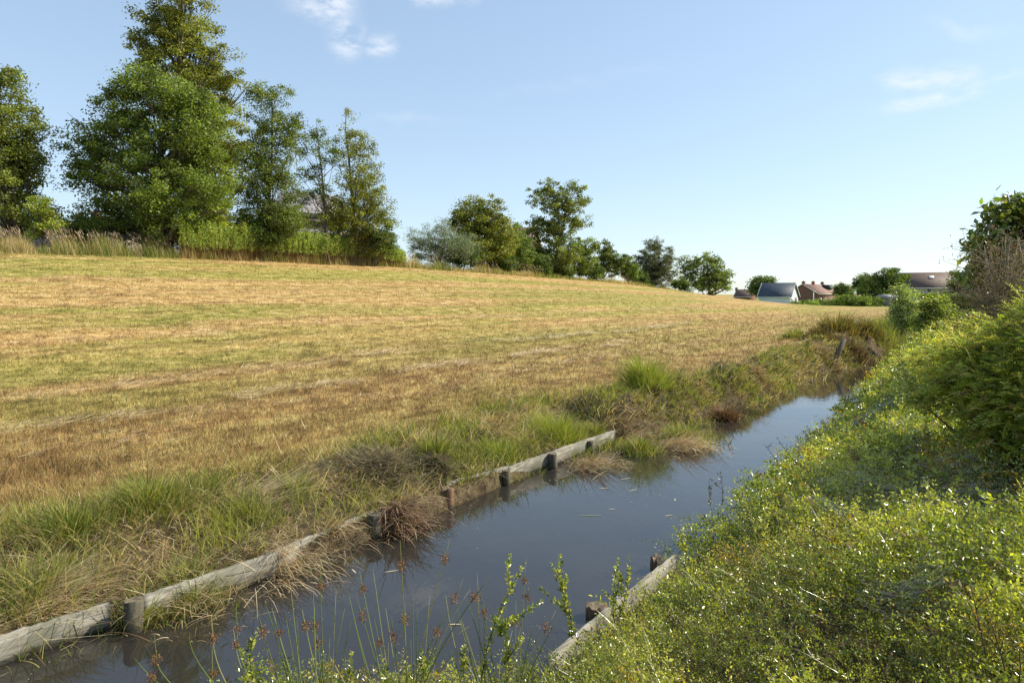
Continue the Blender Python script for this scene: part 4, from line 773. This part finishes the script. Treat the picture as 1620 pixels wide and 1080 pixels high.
for i, (px, py, z, rad, n, L, az, sp, lab, tl, bd, cols) in enumerate([
    (440, 825, .44, .42, 800, .55, TOW, .45, 'golden straw clump draped over the board towards the water', .95, 1.5, STR), (525, 795, .44, .24, 330, .5, TOW, .6, 'pale straw clump hanging in front of the broad post', .8, 1.7, STR),
    (300, 880, .4, .45, 900, .4, TOW, .9, 'tangled straw behind the mossy board', 1.0, .9, STR), (45, 905, .42, .42, 1500, .5, math.radians(20), .3, 'flattened golden straw bundle at the left edge', 1.42, .1, STR[1:3] + STR[:1]),
    (400, 770, .5, .35, 500, .6, math.radians(25), .25, 'pale flat straw lying above the green tussocks', 1.4, .15, STR[1:3]),
    (930, 700, .35, .4, 800, .5, TOW, .5, 'pale straw falling over the last board', .9, 1.4, STR), (1075, 660, .5, .5, 1100, .6, TOW, .5, 'big pale straw fall on the bank right of the tallest sedge', .8, 1.8, STR[1:3] + STR[:1]),
    (1000, 650, .5, .4, 600, .5, TOW, .7, 'grey straw below the tallest sedge', .9, 1.2, STR), (1190, 590, .5, .5, 800, .45, TOW, .9, 'brown straw heap on the far bank near the log', 1., .9, STR[:1] + STR[3:] + STR[1:2]),
    (1290, 560, .5, .7, 1400, .5, TOW, .9, 'brown matted straw around the leaning post', 1., 1.1, STR), (580, 722, .5, .5, 900, .35, 0, 2, 'pale loose straw on top of the dark litter heap', 1.2, .4, STR)]):
    tussock(lab, px, py, z, rad * 1.15, int(n * .62), L, cols, [1] * len(cols), 300 + i, 'straw_clump', 'straw clump', 'dry straw clumps on the left bank', tilt=tl, bend=bd, wdt=.006, azb=az, spread=sp, mat='straw')
DK = [(.09, .07, .04), (.18, .135, .08), (.30, .25, .14), (.13, .15, .05), (.4, .31, .19)]
tussock('dark heap of old grass cuttings left of the silvery boards', 600, 745, .35, .75, 4200, .34, DK, [1, 1, .8, .7, .35], 340, 'litter_heap', 'litter heap', None, tilt=1.3, bend=.5, wdt=.009, azb=0, spread=2.5, mat='straw', segs=3, hump=.11)
tussock('dark cuttings behind the first silvery board', 690, 738, .3, .4, 2000, .25, DK, [1, 1, .7, .9, .3], 341, 'litter_heap', 'litter heap', None, tilt=1.3, bend=.5, wdt=.009, azb=0, spread=2.5, mat='straw', segs=3, hump=.11)
tussock('dark twiggy heap on the far bank right of the tallest sedge', 1140, 600, .5, .4, 900, .3, DK, [1, 1, .4, .2, .3], 342, 'litter_heap', 'litter heap', None, tilt=1.1, bend=.9, wdt=.007, azb=0, spread=2.5, mat='straw', segs=3, hump=.15)
RD = [(.22, .13, .08), (.36, .25, .16), (.48, .36, .24), (.12, .07, .04)]
tussock('reddish brown fan of cut reed stems hanging to the water between boards', 630, 790, .3, .30, 800, .5, RD, [1, 1.2, .7, .6], 343, 'reed_fan', 'cut reeds', None, tilt=.95, bend=1.25, wdt=.011, azb=TOW - .25, spread=.6, mat='straw')
tussock('small rust red dock patch at the water edge of the far bank', 1148, 648, .2, .22, 700, .3, [(.20, .09, .045), (.28, .17, .08), (.12, .11, .04)], [1, 1, .6], 344, 'dock_patch', 'weeds', None, tilt=.6, bend=.8, wdt=.012, mat='straw')
WD = [(.30, .22, .06), (.20, .13, .05), (.16, .17, .04), (.10, .08, .04)]
for i, (px, py, z, rad, n, L, lab, cc) in enumerate([(1322, 528, .9, .7, 1800, 1.0, 'tall straw yellow weeds on the far bank mound', WD), (1350, 540, .8, .5, 1200, .7, 'dark purple brown weeds right of the leaning post', [(.13, .08, .07), (.2, .12, .1), (.1, .1, .04)]), (1370, 535, .6, .8, 1500, .8, 'yellow brown weeds at the end of the open water', WD), (1300, 535, .9, .6, 1000, .5, 'brown rounded weed clump above the leaning post', WD[1:2] + WD[3:])]):
    tussock(lab, px, py, z, rad, n, L, cc, [1] * len(cc), 360 + i, 'weed_clump', 'weeds', 'weeds round the leaning post', tilt=.35, bend=.8, wdt=.01)
def ditch_weeds():
    rng = np.random.default_rng(130); n = 16000; u = rng.uniform(32, 50, n); v = rng.uniform(2.6, 5.6, n); X, Y = uv2xy(u, v)
    L = rng.uniform(.2, .75, n) * np.interp(u, [32, 35, 45], [.4, 1, 1.3]); keep = (u > 31) | (v > 3.8) | (v < 3.2); X, Y, L, u, v = [a[keep] for a in (X, Y, L, u, v)]; n = len(X)
    V, T, C = blades(np.column_stack([X, Y, np.maximum(H(u, v), 0) - .02]), L, .02, rng.uniform(0, 6.28, n), rng.uniform(0, .4, n), rng.uniform(.2, 1, n), pick(rng, n, GRN + [(.3, .25, .1)], [.6, 1.2, 1.2, .8, .5]), rng)
    o = mesh_np('ditch_weeds', V, T, C, M['grass']); tag(o, 'light green weeds choking the far end of the ditch', 'weeds', kind='stuff')
ditch_weeds()

# ------------------------------------------------------------------ right bank ground cover
def veg_top(u, v):
    e = eR(u) - v
    lump = np.clip(fbm(u * 1.0, v * 1.3, 61, 2) * 1.7 - .35, 0, 1) + .35 * (vn(u * 2.1, v * 2.6, 66) - .5); l2 = vn(u * 3.4, v * 3.4, 62)
    return H(u, np.minimum(v, eR(u) - .08)) * ss(-.5, .0, e) + .05 + ss(.1, 1.4, e) * (.05 + .36 * lump + .16 * l2) + ss(-.3, .1, e) * .06 + .3 * ss(3.4, 2.6, u) * ss(.1, -.15, e) + ss(.2, 1.0, e) * .2 * (vn(u * 5, v * 5, 67) - .4)
HC = [(.065, .10, .025), (.18, .225, .042), (.34, .37, .07), (.52, .49, .12)]
def ground_cover():
    rng = np.random.default_rng(140); n = 135000; r = np.exp(rng.uniform(math.log(1.35), math.log(42), n)); al = np.radians(-22 + 106 * rng.random(n) ** 1.35)
    u = r * np.cos(al); v = r * np.sin(al); e = eR(u) - v; ok = (e > -.08 - .2 * fbm(u * 1.5, u * 0, 63) - .9 * ss(3.1, 2.3, u)) & (v > -8) & (u > -.2)
    # leave the whitish board edge clear
    xx, yy = uv2xy(u, v); a = PG(868, 1038, .18)[:2]; b = PG(1069, 878, .18)[:2]; ab = b - a; t = ((xx - a[0]) * ab[0] + (yy - a[1]) * ab[1]) / (ab @ ab)
    dist = ((xx - a[0]) * ab[1] - (yy - a[1]) * ab[0]) / np.linalg.norm(ab)
    side_s = -np.sign((0 - a[0]) * ab[1] - (0 - a[1]) * ab[0])
    ok &= ~((t > -.03) & (t < 1.0) & (np.where(side_s * dist > 0, abs(dist) < .7, abs(dist) < .22)))
    r, u, v = r[ok], u[ok], v[ok]; n = len(u)
    ctr = np.column_stack([*uv2xy(u, v), veg_top(u, v) - rng.random(n) ** 1.3 * .34])
    k = np.clip((r / 3.0), .6, 6); sl = rng.uniform(.10, .24, n) * k ** .25 * np.where(rng.random(n) < .07, 1.6, 1)
    az = rng.uniform(0, 6.28, n); lean = rng.uniform(.2, 1.3, n); sd = np.column_stack([np.cos(az) * np.sin(lean) - .5, np.sin(az) * np.sin(lean) + .15, np.cos(lean)]); sd /= np.linalg.norm(sd, axis=1)[:, None]
    per = 12; f = (np.arange(per) + .5) / per; ff = f[None] + rng.normal(0, .02, (n, per))
    pos = ctr[:, None] + sd[:, None] * (ff * sl[:, None])[..., None]; pos[..., 2] -= (ff ** 2) * (sl * .25)[:, None]
    t1 = np.cross(sd, rng.normal(size=(n, 3))); t1 /= np.linalg.norm(t1, axis=1)[:, None]; t2 = np.cross(sd, t1)
    ph = np.arange(per) * 1.62 * 1.1; o1 = np.cos(ph)[None, :, None] * t1[:, None] + np.sin(ph)[None, :, None] * t2[:, None]; dr = o1 + sd[:, None] * .75
    pos = (pos + o1 * .002).reshape(-1, 3); dr = dr.reshape(-1, 3) + rng.normal(0, .25, (n * per, 3)); m = len(pos)
    yl = fbm(u * 2.2, v * 2.2, 64); dp_ = (np.array(ctr[:, 2]) - veg_top(u, v)) / .22; lite = np.clip(rng.normal(.55, .2, n) + (yl - .5) * 1.5, 0, .999) * 3.0; i0 = np.floor(lite).astype(int); fr_ = (lite - i0)[:, None]; H4 = np.array(HC); sc = H4[i0] * (1 - fr_) + H4[np.minimum(i0 + 1, 3)] * fr_
    org_ = (fbm(u * 3.5, v * 3.5, 65) > .70) & (rng.random(n) < .7); sc[org_] = (.42, .27, .035); brn = rng.random(n) < .05; sc[brn] = (.24, .17, .09)
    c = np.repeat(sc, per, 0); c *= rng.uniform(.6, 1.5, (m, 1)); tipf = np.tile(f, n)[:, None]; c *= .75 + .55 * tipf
    big = np.clip(.75 + 1.1 * (fbm(u * 1.7, v * 1.7, 68) - .3), .75, 1.4) * np.where(rng.random(n) < .06, 1.7, 1); size = (.0185 * k ** .68 * big)[:, None] * (1 - .45 * f[None] ** 3) * rng.uniform(.8, 1.25, (n, per))
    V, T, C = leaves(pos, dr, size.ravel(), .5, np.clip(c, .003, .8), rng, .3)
    near = r < 6; G = Geo(); G.add(V, T, C)
    nb = int(near.sum()); a2 = np.arctan2(sd[near, 1], sd[near, 0]); tl = np.arccos(np.clip(sd[near, 2], -1, 1))
    G.add(*blades(ctr[near], sl[near], .0022, a2, tl, .2, (.2, .13, .06), rng, segs=2))
    o = G.build('ground_cover', M['gloss']); tag(o, 'glossy small leaved evergreen ground cover over the whole right bank', 'shrubs', kind='stuff')
    n = 2600; r = np.exp(rng.uniform(math.log(1.8), math.log(30), n)); al = np.radians(rng.uniform(-10, 75, n)); u = r * np.cos(al); v = r * np.sin(al); ok = (eR(u) - v > .2) & (fbm(u * .9, v * .9, 69) > .5); u, v, r = u[ok], v[ok], r[ok]; n = len(u)
    V, T, C = blades(np.column_stack([*uv2xy(u, v), veg_top(u, v) - .12]), rng.uniform(.15, .36, n), .0045 * np.clip(r / 3, 1, 3), rng.uniform(0, 6.28, n), rng.uniform(.05, .6, n), rng.uniform(.2, 1.2, n), pick(rng, n, GRN[1:], [1, 1, .6]), rng)
    o = mesh_np('long_grass', V, T, C, M['grass']); tag(o, 'thin long grass growing through the right bank shrubs', 'grass', kind='stuff')
    # dead twigs and dry stalks poking through
    n = 2600; r = np.exp(rng.uniform(math.log(1.8), math.log(25), n)); al = np.radians(rng.uniform(-10, 70, n)); u = r * np.cos(al); v = r * np.sin(al); ok = (eR(u) - v > .15); u, v, r = u[ok], v[ok], r[ok]; n = len(u)
    V, T, C = blades(np.column_stack([*uv2xy(u, v), veg_top(u, v) - .08]), rng.uniform(.12, .32, n), .0028 * np.clip(r / 3, 1, 3), rng.uniform(0, 6.28, n), rng.uniform(.2, 1.3, n), rng.normal(0, .4, n), pick(rng, n, [(.35, .27, .18), (.5, .42, .3), (.2, .13, .08)], [1, .7, 1]), rng)
    o = mesh_np('dry_twigs', V, T, C, M['straw']); tag(o, 'thin dry twigs poking through the right bank shrubs', 'twigs', kind='stuff')
ground_cover()
def leafy_shoot(label, tip, base, Y, seed, cols=HC, wts=(.4, 1, 1.3, .9), leafL=.027, kink=.0, side=0, dens=1.5, name='leafy_shoot', group='upright leafy shoots of the near shrubs'):
    rng = np.random.default_rng(seed); t = P(*tip, Y); b = P(*base, Y); root = empty(name, b, label, 'shoot', group); rel = t - b; L = np.linalg.norm(rel)
    g = Geo(); G2 = Geo(); lines = [(np.zeros(3), rel, L)]
    for s in range(side):
        f = rng.uniform(.25, .8); st = rel * f; e = st + rel * rng.uniform(.15, .35) + np.array([rng.normal(0, .12), rng.normal(0, .1), .02]) * L * 1.4; lines.append((st, e, np.linalg.norm(e - st)))
    for (a, e, ln) in lines:
        mid = (a + e) / 2 + np.array([kink * ln + rng.normal(0, .02) * ln, rng.normal(0, .03) * ln, 0]); pts = np.array([a, (a + mid) / 2 + (mid - (a + e) / 2) * .3, mid, (mid + e) / 2 + (mid - (a + e) / 2) * .2, e])
        g.tube(pts, np.array([.0026, .0024, .002, .0016, .001]) * (1 if ln == L else .8), 5)
        m = int(ln / .0062 * dens); f = np.sort(rng.random(m)); q = np.column_stack([np.interp(f, np.linspace(0, 1, 5), pts[:, i]) for i in range(3)])
        d0 = (e - a) / ln; t1 = np.cross(d0, [0.3, 1, .1]); t1 /= np.linalg.norm(t1); t2 = np.cross(d0, t1); ph = np.arange(m) * 2.4
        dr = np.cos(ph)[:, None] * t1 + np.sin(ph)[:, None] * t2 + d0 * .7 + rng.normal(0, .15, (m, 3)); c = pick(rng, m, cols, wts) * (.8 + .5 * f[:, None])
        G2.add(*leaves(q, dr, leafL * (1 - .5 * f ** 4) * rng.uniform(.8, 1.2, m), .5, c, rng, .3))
    g.build('stem', M['bark'], root, True); G2.build('leaves', M['gloss'], root)
sh = [((831, 888), (762, 1072), 3.4, 3, 'tall leaning yellow green shoot, left of the water side pair'), ((871, 889), (905, 1010), 3.6, 2, 'tall upright shoot, left one of the pair in front of the water'), ((889, 901), (918, 1020), 3.6, 2, 'slightly shorter upright shoot, right one of the pair in front of the water'),
      ((995, 878), (975, 985), 4.2, 2, 'two pronged shoot crossing the whitish right board'), ((979, 882), (972, 985), 4.15, 1, 'slim shoot beside the two pronged one at the whitish board'), ((952, 934), (990, 975), 4.2, 0, 'short shoot above the nearer sawn stump'),
      ((393, 1008), (412, 1110), 3.0, 2, 'lone yellow green shoot low among the rushes at left'), ((378, 1022), (400, 1110), 3.05, 1, 'shorter shoot leaning left of the lone one among the rushes'), ((557, 1030), (565, 1120), 3.1, 0, 'small shoot rising at the bottom edge between rush stems'), ((602, 1036), (612, 1120), 3.15, 1, 'small yellowish shoot in the middle of the rushes'),
      ((667, 1022), (680, 1110), 3.2, 1, 'yellow tinted shoot right of the middle rushes'), ((790, 960), (800, 1090), 3.4, 4, 'bushy branching shoot under the tall leaning one'), ((735, 1020), (740, 1110), 3.3, 2, 'low bushy shoot at the right foot of the rushes'), ((1064, 832), (1085, 880), 5.2, 1, 'dark small shoot at the tip of the whitish board')]
for i, (t, b, Y, sd_, lab) in enumerate(sh):
    leafy_shoot(lab, t, b, Y, 400 + i, side=sd_, kink=(.06 if i % 2 else -.05))
ORG = [(.42, .27, .04), (.30, .20, .04), (.2, .2, .03)]
for i, (t, b, lab) in enumerate([((1535, 925), (1560, 1040), 'orange tinted shoot, leftmost of three at the lower right'), ((1560, 960), (1590, 1060), 'middle orange tinted shoot at the lower right'), ((1600, 975), (1612, 1080), 'orange tinted shoot nearest the lower right corner')]):
    leafy_shoot(lab, t, b, 2.25, 430 + i, cols=ORG, wts=(1, 1, .7), side=3, leafL=.012, group='orange tinted shoots at the lower right')
for i, (t, b, Y, lab) in enumerate([((1208, 700), (1240, 745), 7.5, 'dark bare tipped shoot leaning left over the water'), ((1228, 690), (1262, 735), 8, 'dark thin shoot rising just right of the leaning one'), ((1140, 745), (1142, 800), 6.3, 'tall dark spike at the water edge'), ((1122, 757), (1124, 800), 6.2, 'shorter dark spike at the water edge')]):
    leafy_shoot(lab, t, b, Y, 440 + i, cols=[(.06, .08, .03), (.1, .1, .05), (.08, .05, .05)], wts=(1, 1, 1), side=2, leafL=.024, dens=.5, group='dark shoots along the water edge')

# ------------------------------------------------------------------ rushes
def rush(label, bpx, heads, plain, Y, seed):
    rs = np.random.RandomState(seed); b = PG(bpx, HY + (CZ - .25) * F / Y, .25); root = empty('rush_clump', b, label, 'rush clump', 'rush clumps at the near water edge')
    mg = [(.2, .26, .06), (.3, .34, .12), (.42, .4, .2)]
    plain = plain + [(bpx + rs.uniform(-130, 110), rs.uniform(930, 1040), rs.uniform(0, .5)) for _ in range(9)]
    for (px, py, bd) in heads + plain:
        hd = (px, py, bd) in heads
        t = P(px, py, Y + rs.uniform(-.25, .25)) - b; s = np.array([rs.uniform(-.08, .08), rs.uniform(-.06, .06), -.1]); g = Geo(); col = mg[rs.randint(3)]
        m = s + (t - s) * .5; m[0] += -bd * abs(t[0] - s[0]) * .45 + 0; m[2] += .12 * abs(t[0] - s[0]) + .02
        f = np.linspace(0, 1, 12)[:, None]; pts = (1 - f) ** 2 * s + 2 * f * (1 - f) * (2 * m - (s + t) / 2) + f ** 2 * t; d = pts[-1] - pts[-2]; d /= np.linalg.norm(d)
        if hd: ext = np.array([t + d * .04, t + d * rs.uniform(.07, .12) + [0, 0, .01]]); pts = np.concatenate([pts, ext])
        rad = np.linspace(.0036, .0016, len(pts)); rad[-1] = .0004; g.tube(pts, rad, 5, C=np.array(col)); st = g.build('stem', M['grass'], root, True)
        if hd:
            rng = np.random.default_rng(seed * 7 + int(px)); n = 130; q = t + d * .0 + rng.normal(size=(n, 3)) * [.009, .009, .011] * rs.uniform(.7, 1.2); dr = (q - t) + rng.normal(0, .008, (n, 3)) + np.array([0, 0, .004])
            V, T, C = leaves(q, dr, .0085 * rng.uniform(.6, 1.3, n), .5, pick(rng, n, [(.22, .09, .035), (.34, .17, .07), (.12, .05, .03), (.4, .26, .13)], [1.2, 1, .8, .4]), rng)
            mesh_np('flower_head', V, T, C, M['straw'], st)
rush('left spreading rush clump with brown flower heads reaching over the water', 520, [(441, 1002, .3), (375, 995, .5), (337, 1009, .6), (373, 1020, .6), (336, 1065, .6), (248, 1043, .6), (239, 1070, .5), (416, 998, .3), (507, 927, .1), (483, 989, .2), (498, 990, .1), (503, 1017, .1)], [(430, 960, .2), (460, 930, .1), (300, 1000, .7), (470, 975, .4)], 3.15, 3)
rush('middle tall rush clump with brown flower heads before the dark water', 640, [(635, 894, .0), (703, 885, .0), (574, 931, .1), (573, 975, .1), (641, 980, 0), (600, 1017, 0), (623, 1007, 0), (752, 943, .1), (719, 948, 0), (690, 1000, .1)], [(660, 960, 0), (610, 960, .1), (680, 940, .1), (590, 900, .1), (560, 980, .2), (700, 1010, .2), (650, 1010, .1)], 3.3, 4)
rush('right sparse rush clump among the leafy shoots', 790, [(816, 982, .2), (833, 945, .2), (830, 918, .1), (864, 992, .3), (765, 969, 0)], [(755, 905, .1), (730, 980, .1), (800, 960, .1)], 3.4, 5)

# ------------------------------------------------------------------ things floating on the water
def floaters():
    g0 = [(990, 757, .16, .5, 'longest pale reed piece'), (955, 772, .12, .1, 'pale reed piece lying level'), (1002, 775, .14, .6, 'slanting pale reed piece'), (935, 815, .26, 0, 'long green reed piece lying level'), (620, 903, .12, .35, 'slanting straw piece near the straw covered board'), (560, 903, .11, -1.0, 'short straw piece pointing down'), (1058, 815, .1, .3, 'short white reed piece'), (968, 805, .07, -.2, 'small pale reed crumb'), (1068, 790, .1, 1.3, 'upright white reed piece'), (720, 987, .1, 0, 'reed piece amid the water nearest the rushes')]
    for i, (px, py, L, a, lab) in enumerate(g0):
        c = PG(px, py, .004); g = Geo(); h = L / 2
        g.add([(-h, -.004, 0), (h, -.003, .001), (h, .003, .001), (-h, .005, 0), (0, .009, .002), (0, -.009, .002)], [(0, 5, 4), (0, 4, 3), (5, 1, 2), (5, 2, 4)], [(.55, .5, .36)] if i != 3 else [(.25, .32, .12)])
        g.T[0] = g.T[0]; o = g.build('reed_piece', M['straw']); o.location = c; o.rotation_euler = (0, 0, a); tag(o, lab + ' floating on the ditch', 'reed piece', 'reed pieces floating on the water')
    rng = np.random.default_rng(150); n = 2200; u = rng.uniform(1, 16, n); v = rng.uniform(2.6, 5.3, n); cl = fbm(u * .9, v * 1.1, 71) + .25 * ss(.5, 0, eL(u) - v) > .52; u, v = u[cl], v[cl]; n = len(u); p = np.column_stack([*uv2xy(u, v), np.full(n, .003)])
    V, T, C = leaves(p, np.column_stack([rng.normal(size=(n, 2)), np.zeros(n)]), .008 * rng.uniform(.4, 1.8, n) * np.clip(u / 4, 1, 2), .8, (.4, .38, .3), rng, 0); V[:, 2] = .003 + np.tile([0, .0005, 0, .0005], n)
    o = mesh_np('floating_specks', V, T, C, M['straw']); tag(o, 'tiny pale specks drifting on the dark water', 'debris', kind='stuff')
floaters()

# ------------------------------------------------------------------ spider webs over the shrubs
def webs():
    m, t, b = newmat('web'); b.inputs['Base Color'].default_value = (.75, .75, .75, 1); b.inputs['Roughness'].default_value = .4; tr = N(t, 'ShaderNodeBsdfTransparent'); tl = N(t, 'ShaderNodeBsdfTranslucent'); tl.inputs[0].default_value = (.8, .8, .8, 1)
    ms = N(t, 'ShaderNodeMixShader'); ms.inputs[0].default_value = .5; t.links.new(b.outputs[0], ms.inputs[1]); t.links.new(tl.outputs[0], ms.inputs[2]); m2 = N(t, 'ShaderNodeMixShader'); m2.inputs[0].default_value = .26
    t.links.new(tr.outputs[0], m2.inputs[1]); t.links.new(ms.outputs[0], m2.inputs[2]); t.links.new(m2.outputs[0], t.nodes['Material Output'].inputs[0])
    for i, (px, py, rx, ry, n, lab) in enumerate([(1430, 730, .55, .22, 420, 'largest sheet of spider web on the shrubs below the feathery bush'), (1500, 800, .4, .18, 240, 'spider web sheet at the dark hollow near the right edge'), (1400, 640, .5, .2, 220, 'spider web sheet on the shrubs level with the far water'), (1330, 790, .3, .12, 150, 'thin spider web in the middle of the near shrubs'), (1440, 930, .22, .09, 130, 'small torn spider web near the orange shoots'), (1380, 690, .4, .15, 220, 'narrow spider web band above the largest sheet')]):
        rng = np.random.default_rng(500 + i); z = 1.0; n = int(n * .8)
        for _ in range(12): c = PG(px, py, z); u, v = xy2uv(c[0], c[1]); z = .5 * z + .5 * (float(veg_top(u, v)) + .06)
        Y = c[1]; sc = Y / 4
        a = rng.normal(0, .5, (n, 2)) * [rx, ry * 1.6] * sc; ang = -.35 + rng.normal(0, .25, n); ln = rng.uniform(.1, .5, n) * sc * .6
        p0 = np.column_stack([c[0] + a[:, 0] - np.cos(ang) * ln / 2, Y + a[:, 1] - np.sin(ang) * ln / 2]); p1 = p0 + np.column_stack([np.cos(ang), np.sin(ang)]) * ln[:, None]
        def zz(p): u, v = xy2uv(p[:, 0], p[:, 1]); return veg_top(u, v) + .05 + rng.normal(0, .015, len(p))
        A = np.column_stack([p0, zz(p0)]); B = np.column_stack([p1, zz(p1)]); Mi = (A + B) / 2 - [0, 0, .01]; wv = np.array([0, 0, .0007]) * sc ** .5 + np.array([0, .0007, 0])
        V = np.stack([A - wv, A + wv, Mi - wv, Mi + wv, B - wv, B + wv], 1).reshape(-1, 3); T = (np.arange(n)[:, None, None] * 6 + np.array([(0, 1, 3), (0, 3, 2), (2, 3, 5), (2, 5, 4)])[None]).reshape(-1, 3)
        o = mesh_np('spider_web', V - c, T, None, m); o.location = c; tag(o, lab, 'spider web', 'spider webs on the right bank')
webs()
